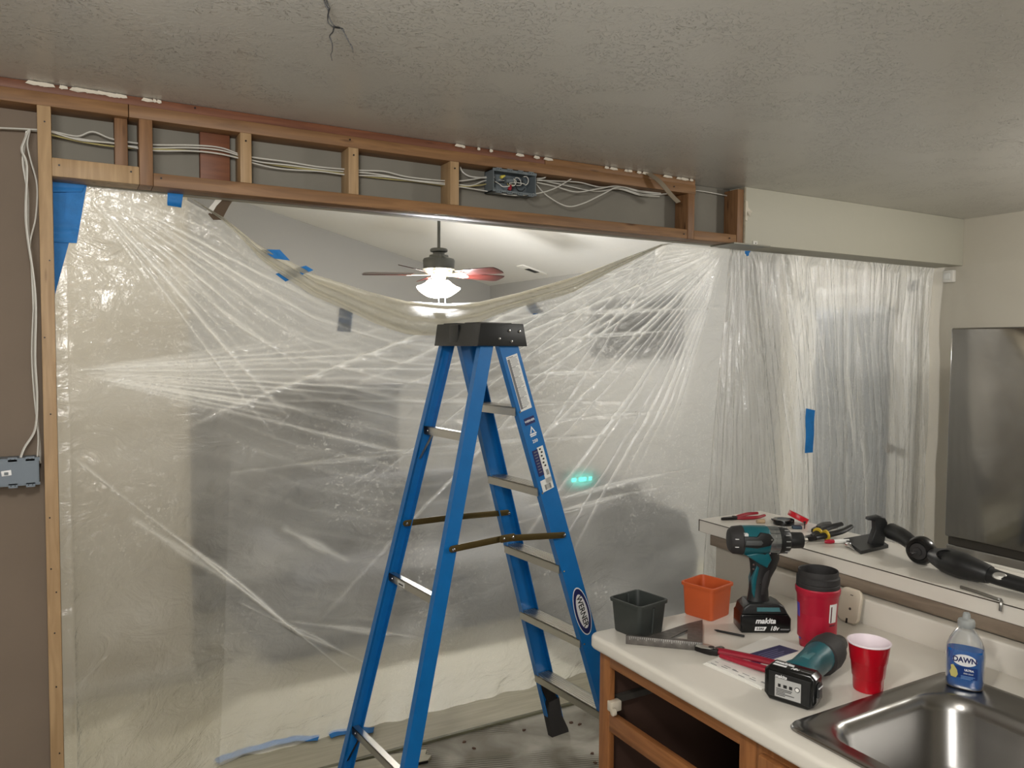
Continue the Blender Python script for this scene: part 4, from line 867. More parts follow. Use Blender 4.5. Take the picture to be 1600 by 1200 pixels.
# speed square
A, B, Cc = Vector((1.279, 1.630, CT)), Vector((1.424, 1.494, CT)), Vector((1.548, 1.655, CT))
ssq = thing('speed_square', 'scuffed metal triangular square lying in front of the charcoal pot', 'square', frame(A, B-A))
Lq = (B-A).length; hq = (Cc-B).length
mb = MB().box((0, -.004, .0), (Lq, .004, .023), None, .001); mb.build('fence', m_tool, ssq)
mb = MB(); zq = .010
Tq = Matrix.Translation((0, 0, zq))
mb.prism([(0, .003), (Lq, .003), (Lq, .038), (.06, .038)], 0, .003, Tq); mb.prism([(Lq-.040, .038), (Lq, .038), (Lq, hq), (Lq-.040, hq-.040)], 0, .003, Tq); mb.prism([(.06, .038), (.115, .038), (Lq-.040, hq-.092), (Lq-.040, hq-.040)], 0, .003, Tq)
mb.build('plate', m_tool, ssq)
mb = MB()
for i in range(34): mb.box((.01+i*.0055, -.0045, .017 if i % 4 else .013), (.0105+i*.0055, -.0039, .022))
mb.build('scale_marks', m_label, ssq)
# pliers
def pliers(name, label, T, L, grip, jaw, spread=.02, head=.05, w=.007, ring=None, one=False, cat='pliers', thick=.006, lift=0.):
    t = thing(name, label, cat, T); z = thick
    hd = MB(); hd.prism([(0, -.002), (head*.25, -.007), (head*.7, -.011), (head, -.012), (head+.018, -.006), (head+.018, .006), (head, .012), (head*.7, .011), (head*.25, .007), (0, .002)], 0, thick*2, None, .0015)
    hd.lathe([(.009, 0), (.008, .003)], 14, Matrix.Translation((head, 0, thick*2)))
    hd.build('jaws', jaw, t)
    for s in ((1,) if one else (1, -1)):
        P = [(head+.008, s*.004, z), (head+.03, s*(.010+spread*.3), z+lift*.2), (head+L*.5, s*(.012+spread), z+lift*.6), (L+head*.3, s*(.008+spread*.7), z+lift)]
        MB().tube(P, [w*.8, w*1.1, w, w*.75], 10, sm=6, flat=.75).build('grip', grip, t)
        if ring:
            p = Vector(P[1]).lerp(Vector(P[2]), .15); d = Vector(P[2])-Vector(P[1])
            MB().lathe([(w*1.0, -.004), (w*1.5, -.003), (w*1.5, .003), (w*1.0, .004)], 16, frame(p, d) @ Matrix.Rotation(PI/2, 4, 'Y')).build('collar', ring, t)
    return t
pl = pliers('cable_cutters', 'long cutters with dark red grips lying from the metal square to the power tool', frame((1.408, 1.512, CT), (.10, -.22, 0)), .24, m_redg, m_toolk, .0, .05, .0108, one=True, cat='cutters', thick=.008, lift=.006)
MB().prism([(.012, -.016), (.03, -.018), (.052, -.012), (.06, .0), (.052, .012), (.03, .014), (.012, .010)], .0165, .0185, None, .0008).build('polished_joint', mat('bright_steel', (196, 194, 188), .35, .8), pl)
MB().tube([(.05, .012, .01), (.062, .03, .012), (.072, .028, .012)], .003, 6, sm=3).build('return_spring', m_tool, pl)
pliers('cutters', 'second red gripped cutters mostly under the power tool, one grip end on the papers', frame((1.505, 1.195, CT+.007), (-.086, .221, 0)), .225, m_redg, m_toolk, .0, .05, .0105, one=True, cat='cutters', thick=.007, lift=.004)
# papers
pc = [px(1098, 1038, 'z', CT), px(1199, 996, 'z', CT), px(1272, 1020, 'z', CT), px(1190, 1078, 'z', CT)]
bk = thing('instruction_booklet', 'stapled white instruction booklet under the red gripped cutters', 'booklet', pc[0])
pc = [Vector((p.x-pc[0].x, p.y-pc[0].y, 0)) for p in pc]
for i in range(3):
    o_ = Vector((.003*i, -.002*i, 0)); MB().prism([(p+o_)[:2] for p in pc], .0016*i+.0002, .0016*i+.0016, None).build('sheet', m_paper, bk)
bp_ = thing('flyer', 'white flyer with a dark indigo block, lying on the booklet by the cordless drill', 'flyer', px(1130, 1027, 'z', CT+.005))
O_ = px(1130, 1027, 'z', CT+.005); fq = [px(*p, 'z', CT+.005)-O_ for p in ((1130, 1027), (1200, 998), (1262, 1019), (1240, 1032), (1195, 1052))]
MB().prism([p[:2] for p in fq], 0, .0012).build('sheet', m_paper, bp_)
iq = [px(*p, 'z', CT+.0062)-O_ for p in ((1156, 1026), (1218, 1008), (1248, 1017), (1185, 1038))]
MB().prism([p[:2] for p in iq], .0, .0004, Matrix.Translation((0, 0, .0012))).build('indigo_block', m_indigo, bp_)
u_ = (iq[1]-iq[0]).normalized(); u_.z = 0; v_ = Vector((0, 0, 1)).cross(u_); Tt = Matrix((u_, v_, Vector((0, 0, 1)))).transposed().to_4x4()
mb = MB(); base = iq[0]
for i in range(5): mb.box((.05, -.018-i*.009, 0), (.125-.012*(i % 2), -.0155-i*.009, .0003), Matrix.Translation(base+Vector((0, 0, .0018-base.z))) @ Tt)
mb.build('printed_lines', mat('pale_violet_print', (120, 118, 150), .6), bp_)
mb = MB()
Tt2 = Matrix.Translation(Vector((pc[0].x, pc[0].y, .0054))) @ frame((0, 0, 0), pc[3]-pc[0])
for i in range(7):
    x = .015+i*.028; mb.box((x, .012+.006*(i % 3), 0), (x+.018, .014+.006*(i % 3), .0003), Tt2); mb.box((x, .028, 0), (x+.01+.01*(i % 2), .0295, .0003), Tt2)
mb.build('print', m_print, bk)
o = MB().tube([px(1116, 984, 'z', CT+.004), px(1121, 985.5, 'z', CT+.004), px(1163, 994, 'z', CT+.004)], [.0008, .0032, .0034], 8).build('black_pencil', m_txtk); tag(o, 'thin black pencil lying in front of the drill battery', 'pencil')

# ---- cordless drill (camera sees its -y side)
DT = frame((1.690, 1.535, CT), (.87, -.49, 0))
DR = thing('cordless_drill', 'teal and black cordless drill standing upright on its battery, chuck pointing right', 'drill', DT)
k = .0018
def dp(pts): return [((x-1185)*k, (992-y)*k) for x, y in pts]
def db_(name, pts, hw_, m, bev=.004, parent=DR, lab=None): o = MB().prism(dp(pts), -hw_, hw_, SXZ, bev, 3).build(name, m, parent); return o
bat = MB().prism([(-.074, .004), (-.070, .0), (.060, .0), (.066, .006), (.066, .040), (.058, .052), (-.070, .052), (-.074, .046)], -.037, .037, SXZ, .004, 3).build('battery', m_blackg, DR)
MB().prism([(-.070, .052), (.058, .052), (.046, .074), (.03, .082), (-.05, .082), (-.066, .070)], -.036, .036, SXZ, .005, 3).build('battery_mount', m_black, DR)
MB().prism([(-.030, .060), (.036, .060), (.032, .072), (-.030, .072)], -.0375, .0375, SXZ, .001, 1).build('teal_band', m_teal2, DR)
text('makita', .021, m_txtw, bat, Matrix.Translation((-.006, -.0375, .034)) @ SXZ, bold=.0006, shear=.25)
text('18v', .017, m_txtw, bat, Matrix.Translation((.018, -.0375, .013)) @ SXZ, bold=.0003, shear=.3)
MB().prism([(-.036, .007), (-.008, .007), (-.002, .018), (-.034, .018)], .0372, .0377, SXZ).build('capacity_mark', m_txtw, bat)
text('5.0Ah', .009, m_txtk, bat, Matrix.Translation((-.021, -.0379, .0125)) @ SXZ, bold=.0002, shear=.3)
MB().prism([(.036, .009), (.060, .009), (.062, .0125), (.036, .0125)], .0372, .0377, SXZ).build('stripe', m_print, bat)
# handle, lofted ellipses
def sec(cx, cz, a, b, tilt=0, n=16): return [(cx+a*math.cos(2*PI*i/n)*math.cos(tilt), b*math.sin(2*PI*i/n), cz+a*math.cos(2*PI*i/n)*math.sin(tilt)) for i in range(n)]
hd = [sec(-.016, .070, .036, .022), sec(-.016, .090, .030, .019), sec(-.015, .120, .027, .0175, -.1), sec(-.010, .150, .029, .018, -.15), (sec(-.004, .180, .038, .020, -.2)), sec(-.002, .205, .044, .024, -.1), sec(-.012, .225, .052, .029)]
MB().loft(hd).build('handle', m_black, DR)
MB().prism(dp([(1170, 890), (1174, 893), (1170, 916), (1168, 942), (1164, 934), (1163, 912)]), -.0178, .0178, SXZ, .002, 2).build('teal_grip_panel', m_teal, DR)
MB().prism([(-.014, .10), (-.004, .102), (.010, .172), (-.002, .176), (-.012, .140)], -.0185, .0185, SXZ, .002, 2).build('rubber_grip', m_rubber, DR)
MB().prism(dp([(1185, 872), (1199, 874), (1201, 882), (1198, 891), (1187, 894)]), -.008, .008, SXZ, .003, 2).build('trigger', m_blackg, DR)
# motor housing along x
zc_ = (992-852)*k
def ring(x, r, sq=1.0, z=zc_): return [(x, r*sq*math.cos(2*PI*i/24), z+r*math.sin(2*PI*i/24)) for i in range(24)]
MB().loft([ring(-.103, .020), ring(-.101, .030), ring(-.092, .038), ring(-.066, .041)]).build('rear_cover', m_rubber, DR)
MB().loft([ring(-.070, .0405), ring(-.04, .0415), ring(.000, .041), ring(.006, .038)]).build('motor_housing', m_teal, DR)
MB().prism(dp([(1150, 872), (1187, 866), (1192, 880), (1185, 893), (1172, 886)]), -.027, .027, SXZ, .006, 3).build('housing_neck', m_teal, DR)
MB().prism(dp([(1146, 842), (1166, 842), (1172, 836), (1186, 838), (1192, 846), (1186, 856), (1166, 860), (1146, 858)]), -.0425, .0425, SXZ, .003, 2).build('side_rail', m_black, DR)
MB().prism(dp([(1148, 847), (1172, 847), (1175, 851), (1172, 855), (1148, 855)]), -.045, .045, SXZ, .003, 2).build('side_groove', mat('grey_rubber', (78, 80, 80), .5), DR)
mb = MB()
for i in range(3): mb.box((-.069+i*.0035, -.0435, zc_+.020), (-.067+i*.0035, -.030, zc_+.027))
for z in (.010, -.012): mb.box((-.094, -.040, zc_+z), (-.084, -.036, zc_+z+.0016))
mb.build('marks', m_txtw, DR)
MB().loft([ring(.003, .036), ring(.005, .0375), ring(.020, .0375), ring(.022, .036), ring(.036, .036)]).build('gear_case', m_gear, DR)
mb = MB()
for i in range(16): a = i*2*PI/16; mb.box((.006, -.0015, .036), (.034, .0015, .0392), Matrix.Translation((0, 0, zc_)) @ Matrix.Rotation(a, 4, 'X'))
mb.build('case_ribs', m_gear, DR)
MB().loft([ring(.034, .034), ring(.036, .0375), ring(.058, .036), ring(.066, .030)]).build('clutch_ring', m_black, DR)
mb = MB()
for i in range(14): a = i*2*PI/14+.1; mb.box((.048, -.0012, .0355), (.060, .0012, .0378), Matrix.Translation((0, 0, zc_)) @ Matrix.Rotation(a, 4, 'X'))
mb.build('clutch_marks', mat('dim_print', (150, 150, 148), .5), DR)
ck_ = MB().loft([ring(.064, .0215), ring(.068, .0228), ring(.100, .0225), ring(.104, .0215)]).build('chuck', m_black, DR)
MB().loft([ring(.103, .020), ring(.110, .013), ring(.118, .008), ring(.1185, .0045)]).build('chuck_nose', m_chrome, ck_)
for x, y in ((1188, 869), (1188, 846), (1165, 888), (1165, 895), (1177, 918)): 
    q_ = dp([(x, y)])[0]; MB().lathe([(.003, 0), (.0025, .0015)], 10, Matrix.Translation((q_[0], -.027 if y == 869 else (-.042 if y == 846 else -.0185), q_[1])) @ Matrix.Rotation(PI/2, 4, 'X')).build('screw', m_chrome, DR)
MB().box((.030, -.012, .060), (.048, .012, .066), None, .002).build('bit_clip', m_black, DR) if 0 else None

# ---- power tool lying on its side, battery end toward the camera
ST_ = frame((1.372, 1.168, CT), (.93, .33, 0))
SW = thing('cordless_cutter', 'teal and black cordless power tool lying down, labelled battery end facing left', 'power tool', ST_)
FT = Matrix(((0, 0, -1, 0), (-1, 0, 0, 0), (0, 1, 0, 0), (0, 0, 0, 1)))     # plane facing local -x
# battery block: width along y, height z
mb = MB(); tilt = Matrix.Rotation(R(-4), 4, 'X')
ol = [(-.058, .014), (-.046, .001), (.040, .0), (.052, .008), (.058, .022), (.056, .070), (.046, .079), (-.046, .079), (-.058, .068)]
sb = mb.prism(ol, -.0, .046, FT @ Matrix.Scale(-1, 4, (0, 0, 1)), .006, 3).build('battery', m_blackg, SW)
MB().prism([(-.046, .012), (.046, .010), (.048, .066), (-.046, .068)], .0, .003, FT, .001, 1).build('recess_border', m_black, sb)
lb = MB().box((-.031, .014, .003), (.027, .056, .0036), FT).build('rating_label', mat('label_grey', (176, 176, 174), .45), sb); lb['label'] = 'grey white rating label with tiny print'
mb = MB()
for i in range(5): mb.box((-.028, .018+i*.0035, .0036), (-.028+.012+.03*h1(i), .0195+i*.0035, .004), FT)
for x_, w_ in ((-.024, .006), (-.012, .008), (.001, .007)): mb.box((x_, .037, .0036), (x_+w_, .044, .004), FT)
mb.lathe([(.0058, 0), (.0058, .0004)], 18, FT @ Matrix.Translation((.019, .041, .0036))); mb.build('label_print', m_txtk, lb)
MB().lathe([(.0042, 0), (.0042, .0004)], 18, FT @ Matrix.Translation((.019, .041, .004))).build('ring_mark', m_label, lb)
text('makita', .010, m_txtw, lb, FT @ Matrix.Translation((-.018, .0605, .0035)), bold=.0002, shear=.2); text('BL1850B', .006, m_txtw, lb, FT @ Matrix.Translation((.015, .0605, .0035)), bold=.0002) if 0 else None
TP = Matrix(((0, 1, 0, 0), (-1, 0, 0, 0), (0, 0, 1, 0), (0, 0, 0, 1)))      # lettering on top face, reading from the battery end
text('makita', .016, m_txtw, sb, Matrix.Translation((.028, .022, .0792)) @ TP, bold=.0005, shear=.25)
text('18v', .013, m_txtw, sb, Matrix.Translation((.013, -.006, .0792)) @ TP, bold=.0003, shear=.25)
MB().box((.009, .012, .0788), (.017, .042, .0794)).build('capacity_mark', m_txtw, sb); MB().box((.011, -.048, .0788), (.013, -.02, .0794)).build('stripe', m_print, sb)
MB().box((.006, -.062, .030), (.030, -.056, .060), None, .003).build('release_button', m_black, sb); MB().box((.006, -.0635, .052), (.028, -.0615, .054)).build('button_edge', m_txtw, sb)
MB().loft([[(x, cy+a*math.cos(2*PI*i/20), cz+b*math.sin(2*PI*i/20)) for i in range(20)] for x, cy, cz, a, b in ((.044, 0, .042, .050, .038), (.060, 0, .044, .048, .038), (.080, .0, .048, .037, .034), (.13, .002, .050, .035, .034), (.18, .003, .050, .036, .036), (.205, .003, .050, .037, .037))]).build('housing', m_teal, SW)
MB().loft([[(x, .003+a*math.cos(2*PI*i/20), .046+b*math.sin(2*PI*i/20)) for i in range(20)] for x, a, b in ((.190, .034, .035), (.198, .042, .043), (.245, .043, .045), (.272, .039, .042), (.282, .030, .032))]).build('rubber_boot', m_rubber, SW)
MB().loft([[(x, .003+a*math.cos(2*PI*i/20), .044+a*math.sin(2*PI*i/20)) for i in range(20)] for x, a in ((.279, .028), (.292, .030), (.297, .026), (.303, .024))]).build('metal_collar', m_gear, SW)
MB().loft([[(x, .003+a*math.cos(2*PI*i/20), .044+a*math.sin(2*PI*i/20)) for i in range(20)] for x, a in ((.301, .022), (.335, .021), (.34, .018))]).build('nose', m_black, SW)
MB().box((.085, -.012, .079), (.13, .010, .083), None, .003).build('slide_switch', m_teal2, SW)
MB().box((.048, -.05, .01), (.062, .05, .05), None, .006).build('battery_seat', mat('dark_teal', (10, 72, 66), .35), SW)

# ---- tumbler
TB = thing('travel_tumbler', 'tall crimson tumbler with open black collar beside the drill', 'tumbler', Matrix.Translation((1.712, 1.372, CT)) @ Matrix.Rotation(0, 4, 'Z'))
MB().lathe([(.040, 0), (.043, .003), (.0445, .02), (.0525, .140), (.054, .144), (.0565, .150), (.057, .160), (.055, .163), (.050, .163), (.049, .03), (.0, .028)], 48, cap=False).build('tumbler_body', m_redm, TB)
MB().lathe([(.0535, .158), (.0545, .160), (.0545, .172), (.053, .174), (.0545, .176), (.054, .190), (.0505, .193), (.0505, .205), (.0495, .207), (.047, .205), (.046, .15), (.040, .12), (0, .12)], 48, cap=False).build('black_collar', m_rubber, TB)
def wrap(a0, a1, r0, z0, r1, z1, n=10):
    return [[(r*math.cos(a), r*math.sin(a), z) for a in [a0+(a1-a0)*i/n for i in range(n+1)]]+[((r+.0006)*math.cos(a), (r+.0006)*math.sin(a), z) for a in [a1-(a1-a0)*i/n for i in range(n+1)]] for r, z in ((r0, z0), (r1, z1))]
def ca(off): return math.atan2(-1.372, -1.712)+off     # azimuth toward the camera
MB().loft(wrap(ca(-1.32), ca(-1.02), .0447, .022, .0512, .12)).build('violet_stripe', mat('violet_print', (88, 74, 170), .45), TB)
lw_ = MB().loft(wrap(ca(.62), ca(1.12), .0476, .062, .0520, .128)).build('white_label', m_label, TB)
MB().loft(wrap(ca(.70), ca(.76), .0494, .080, .0523, .122)).build('label_print', mat('maroon_print', (90, 20, 40), .5), lw_); MB().loft(wrap(ca(.66), ca(1.05), .0485, .068, .0490, .074)).build('label_print', mat('maroon_print', (90, 20, 40), .5), lw_)
# ---- leaning plastic cover
Tn = Matrix.Translation((1.945, 1.450, CT+.001)) @ Matrix.Rotation(R(12), 4, 'Y') @ Matrix(((0, 0, -1, 0), (-1, 0, 0, 0), (0, 1, 0, 0), (0, 0, 0, 1)))
wc = thing('plastic_cover', 'dirty beige oblong cover with one screw hole, leaning on the backsplash by the tumbler', 'cover', Tn)
MB().prism([(p[0], p[1]) for p in rrect(-.034, .036, 0, .098, .02, 0)], 0, .012, None, .004, 3).build('cover_body', m_beige, wc)
MB().lathe([(.004, 0), (.004, .0006)], 12, Matrix.Translation((.006, .040, .0122))).build('screw_hole', m_tool, wc); MB().box((-.002, -.002, .011), (.004, .012, .0125)).build('notch', m_toolk, wc); MB().box((.0, .078, .0118), (.009, .080, .0125)).build('slot', m_toolk, wc)
# ---- red cup
cp = thing('party_cup', 'red disposable cup with white inside at the sink corner', 'cup', (1.600, 1.137, CT))
pr = [(.030, 0), (.0315, .001), (.0325, .006), (.0335, .03), (.0345, .032), (.0355, .034), (.0385, .066), (.0395, .068), (.0402, .070), (.0455, .112)]
MB().lathe(pr, 56, cap=False).build('cup_wall', m_red, cp)
MB().lathe([(.0447, .112), (.0375, .066), (.0325, .030), (.0305, .004), (0, .004)], 56, cap=False).build('cup_lining', mat('cup_white', (238, 226, 232), .35), cp)
MB().lathe([(.0445, .1115), (.0475, .1105), (.0482, .1125), (.0475, .1145), (.0450, .1145), (.0445, .1115)], 56, cap=False).build('rolled_rim', mat('cup_white', (238, 226, 232), .35), cp)
# ---- soap bottle
def thin_clear(name, f):
    m = bpy.data.materials.new(name); m.use_nodes = True; nt = m.node_tree; N = nt.nodes; L = nt.links; N.remove(N['Principled BSDF']); out = N['Material Output']
    tr = N.new('ShaderNodeBsdfTransparent'); tr.inputs[0].default_value = (.93, .95, .95, 1); gl = N.new('ShaderNodeBsdfGlossy'); gl.inputs['Roughness'].default_value = .08; lw = N.new('ShaderNodeLayerWeight'); lw.inputs[0].default_value = f
    di = N.new('ShaderNodeBsdfDiffuse'); di.inputs[0].default_value = (.75, .78, .78, 1); m2 = N.new('ShaderNodeMixShader'); m2.inputs[0].default_value = .05; L.new(tr.outputs[0], m2.inputs[1]); L.new(di.outputs[0], m2.inputs[2])
    mx = N.new('ShaderNodeMixShader'); L.new(lw.outputs[1], mx.inputs[0]); L.new(m2.outputs[0], mx.inputs[1]); L.new(gl.outputs[0], mx.inputs[2]); L.new(mx.outputs[0], out.inputs[0]); return m
m_clear = thin_clear('clear_bottle', .35); m_soap = mat('blue_soap', (14, 96, 178), .12, coat=.4); m_frost = mat('frosted_cap', (205, 210, 210), .35, trans=.55, ior=1.3)
sbt = thing('dish_soap_bottle', 'clear bottle of blue dish soap on the back rim of the sink', 'bottle', Matrix.Translation((1.800, 1.030, CT+.004)) @ Matrix.Rotation(math.atan2(-.86, -1.0)+PI/2-.25, 4, 'Z'))
def ell(a, b, z, n=36, p=2.6): return [(a*math.copysign(abs(math.cos(t))**(2/p), math.cos(t)), b*math.copysign(abs(math.sin(t))**(2/p), math.sin(t)), z) for t in [2*PI*i/n for i in range(n)]]
S_ = [(.033, .018, 0), (.0375, .022, .003), (.039, .0235, .012), (.040, .024, .045), (.0405, .024, .080), (.0385, .023, .098), (.0325, .021, .115), (.0235, .017, .131), (.0165, .0145, .140), (.0135, .0135, .144)]
MB().loft([ell(a, b, z, p=2.6-.6*(z/.144)) for a, b, z in S_]).build('bottle_wall', m_clear, sbt, angle=60)
MB().loft([ell(a*.955, b*.94, z+.001) for a, b, z in S_ if z <= .081]+[ell(.0381, .0222, .092)]).build('blue_soap', m_soap, sbt, angle=60)
MB().lathe([(.0145, .142), (.0175, .143), (.0182, .147), (.0182, .156), (.0165, .160), (.009, .163), (.0075, .174), (.006, .176)], 28).build('flip_cap', m_frost, sbt)
fb = -.0243
l1 = MB().prism(oval(.0245, .0135, 30), .0, .0004, Matrix.Translation((.001, fb, .071)) @ SXZ).build('brand_oval', m_txtw, sbt)
text('DAWN', .0165, m_navy, l1, Matrix.Translation((.001, fb-.0006, .0715)) @ SXZ, bold=.0006, sx=.92)
MB().box((-.028, fb+.0002, .030), (.027, fb+.0005, .056)).build('label_band', mat('deep_blue_print', (14, 52, 116), .4), sbt)
text('ULTRA', .006, m_txtw, sbt, Matrix.Translation((.010, fb-.0003, .049)) @ SXZ, bold=.0003); text('DISH SOAP', .004, m_txtw, sbt, Matrix.Translation((.009, fb-.0003, .041)) @ SXZ)
mb = MB()
for i in range(3): mb.box((-.006, fb-.0002, .034-i*.003), (.022-i*.004, fb+.0001, .0352-i*.003))
mb.build('tiny_print', mat('pale_blue_print', (120, 160, 210), .5), sbt)
MB().prism([(-.026, .030), (-.016, .028), (-.012, .036), (-.014, .046), (-.018, .052), (-.022, .058), (-.027, .056), (-.026, .048), (-.029, .040)], -fb+.0, -fb+.0006, SXZ).build('yellow_motif', mat('soft_yellow', (196, 186, 110), .5), sbt)
sb2 = thing('soap_bottle', 'second clear bottle with pale blue beads, cut off by the right edge of the picture', 'bottle', Matrix.Translation((1.862, .885, CT+.002)))
MB().loft([ell(a*.95, b*1.2, z*1.05) for a, b, z in S_]).build('bottle_wall', m_clear, sb2, angle=60)
MB().loft([ell(.034, .024, .05), ell(.035, .025, .085), ell(.028, .02, .10)]).build('label', mat('cloudy_label', (176, 194, 224), .5, var=.25, vscale=60), sb2)

# ================================================================== THINGS ON THE BAR
def flat_dir(a, b): d = Vector(b)-Vector(a); d.z = 0; return d
pA = px(1127, 813, 'z', BT); pB = px(1200, 808, 'z', BT)
pliers('needle_nose_pliers', 'needle nose pliers with dark red grips at the left end of the bar', frame((pA.x, pA.y, BT), flat_dir(pA, pB)), .155, mat('red_grip2', (150, 24, 40), .45), m_toolk, .018, .055, .008, thick=.005, lift=.008)
q = px(1187, 818, 'z', BT); q2 = px(1203, 819, 'z', BT)
o = MB().lathe([(.007, 0), (.0075, .001), (.0085, .028), (.007, .0295)], 10, frame((q.x-.01, q.y+.005, BT+.0085), (.09, -.04, 0)) @ Matrix.Rotation(PI/2, 4, 'Y')).build('connector', mat('tan_plastic', (184, 160, 130), .5)); tag(o, 'small tan wire connector in front of the red gripped pliers', 'connector')
def roll(name, label, T, m, ro=.036, ri=.022, h=.019):
    t = thing(name, label, 'tape roll', T)
    MB().lathe([(ri+.002, 0), (ro, 0), (ro+.0005, .001), (ro+.0005, h-.001), (ro, h), (ri+.002, h)], 40, cap=False).build('tape', m, t)
    MB().lathe([(ri, -.0), (ri+.002, 0), (ri+.002, h), (ri, h), (ri, 0)], 40, cap=False).build('core', m_boxg, t); return t
bc = Vector((2.235, 1.945, BT))
rb_ = roll('tape_roll', 'black electrical tape roll lying flat on the bar', Matrix.Translation(bc), m_blackg); MB().lathe([(.0, .0), (.0215, .0), (.0215, .0175), (0, .0175)], 30, cap=False).build('inner_disc', m_boxg, rb_)
rr_ = px(1251, 806, 'y', 1.93)
roll('tape_roll', 'red electrical tape roll tilted against the black one', Matrix.Translation((bc.x+.048, bc.y-.018, BT+.0165)) @ Matrix.Rotation(R(26), 4, Vector((.49, .87, 0))), m_redt)
MB_ = MB().tube([px(1206, 811, 'z', BT+.004), px(1212, 814, 'z', BT+.006), px(1218, 813, 'z', BT+.006)], [.003, .006, .004], 8).build('wire_plug', m_txtk); tag(MB_, 'tiny black plug left of the black tape roll', 'plug')
q = px(1245, 826, 'z', BT); o = MB().box((-.016, -.012, 0), (.016, .012, .011), frame((q.x, q.y, BT), (.8, -.6, 0)), .002).build('blue_connector', mat('dusty_blue', (42, 60, 78), .5)); tag(o, 'small dark blue block in front of the black tape roll', 'block')
q = px(1257, 826, 'z', BT); sc_ = thing('screw', 'small dark screw standing askew left of the black handled pliers', 'screw', frame((q.x, q.y, BT+.002), (.5, .4, .55)))
MB().tube([(-.004, 0, 0), (.022, 0, .004)], .0018, 6).build('shank', m_toolk, sc_); MB().lathe([(.002, 0), (.005, .004)], 10, Matrix.Translation((.020, 0, .003)) @ Matrix.Rotation(PI/2, 4, 'Y')).build('head', m_toolk, sc_)
a = px(1250, 850, 'z', BT); b = px(1325, 835, 'z', BT+.01)
pliers('pliers', 'larger black pliers with a yellow ring on each grip, upper grip lifted', frame((a.x+.005, a.y+.01, BT), flat_dir(a, b)) @ Matrix.Rotation(R(-4), 4, 'Y'), .20, m_black, m_toolk, .016, .065, .012, ring=m_yel, thick=.008, lift=.016)
a = px(1262, 833, 'z', BT); b = px(1310, 818, 'z', BT)
pliers('pliers', 'grey black pliers lying flat behind the yellow ringed pair', frame((a.x+.02, a.y, BT), flat_dir(a, b)), .15, mat('charcoal_grip', (62, 62, 60), .5), m_toolk, .010, .05, .010, thick=.006)
a = px(1254, 848, 'z', BT+.006); b = px(1326, 846, 'z', BT+.006); d = flat_dir(a, b); 
sd = thing('screwdriver', 'small screwdriver with white and red handle lying at the front of the bar', 'screwdriver', frame((a.x, a.y, BT+.0075), d)); L_ = d.length
MB().tube([(0, 0, 0), (L_*.5, 0, 0)], .0022, 8).build('shaft', m_chrome, sd)
MB().tube([(L_*.47, 0, 0), (L_*.50, 0, 0), (L_*.6, 0, 0), (L_*.68, 0, 0)], [.003, .006, .0075, .006], 12).build('red_grip', m_redm, sd)
MB().tube([(L_*.67, 0, 0), (L_*.78, 0, 0), (L_*.9, 0, 0), (L_, 0, 0)], [.006, .0075, .0065, .0065], 12).build('white_handle', m_label, sd)
# black attachment: foot, upright, tube, collar with pin, vented body, tail
AT_ = thing('tool_attachment', 'long black plastic tool attachment with round collar, chrome pin and oval hole on the bar', 'tool attachment', (2.20, 1.35, BT))
def w(x, y, z): return px(x, y, 'z', z)
def wb(mb, name, m, parent=AT_): return mb.build(name, m, parent, world=True)
f0 = [w(1318, 846, BT+.001), w(1345, 866, BT+.001), w(1388, 856, BT+.001), w(1362, 838, BT+.001)]
wb(MB().loft([[p for p in f0], [p+Vector((0, 0, .010)) for p in f0]]), 'foot_plate', m_black)
u0 = w(1358, 850, BT+.01); fdx = Vector((.87, -.49, 0)); 
mb = MB(); mb.prism([(-.024, 0), (.020, 0), (.026, .04), (.030, .072), (.022, .088), (.002, .094), (-.030, .088), (-.032, .080), (-.012, .078), (-.010, .05), (-.018, .025)], -.014, .014, frame((u0.x+.02, u0.y-.01, BT+.009), fdx) @ SXZ, .004, 3); wb(mb, 'upright', m_black)
t0 = Vector((2.255, 1.535, BT+.058)); t1 = Vector((2.20, 1.415, BT+.040))
wb(MB().tube([t0, t0.lerp(t1, .5)+Vector((0, 0, .006)), t1], [.026, .024, .020], 18, sm=6), 'tube', m_black)
rc = Vector((2.165, 1.385, BT+.040)); vd = Vector((-.97, -.16, -.02)).normalized()
FTm = frame(rc, vd) @ Matrix.Rotation(PI/2, 4, 'Y')
wb(MB().lathe([(.034, -.03), (.041, -.026), (.041, -.006), (.036, .002), (.026, .004), (.022, .0), (.0, .0)], 36, FTm, cap=False), 'collar', m_blackg)
wb(MB().lathe([(.024, .0), (.024, .006), (.013, .008), (.012, .012), (.0, .012)], 30, FTm, cap=False), 'bearing_ring', m_rubber)
wb(MB().tube([rc+vd*.008, rc+vd*.048], .0042, 12), 'pin', m_chrome); wb(MB().tube([rc+vd*.047, rc+vd*.055], .0062, 12), 'pin_tip', m_toolk)
b0 = Vector((2.170, 1.345, BT+.036)); b1 = Vector((2.14, 1.235, BT+.036)); b2 = Vector((2.14, 1.12, BT+.026)); b3 = Vector((2.145, .98, BT+.020))
wb(MB().tube([b0, b0.lerp(b1, .5), b1, b1.lerp(b2, .6)], [.022, .039, .039, .026], 20, sm=6, flat=.92), 'vented_body', m_black)
nv = Vector((-.74, -.33, .58)).normalized(); ov = b0.lerp(b1, .50)+nv*.0355
wb(MB().lathe([(.015, .0), (.0175, .003), (.0195, .002), (.0195, -.004)], 26, frame(ov, nv) @ Matrix.Rotation(PI/2, 4, 'Y') @ Matrix.Diagonal((.85, 1.35, 1, 1)), cap=False), 'oval_rim', m_blackg)
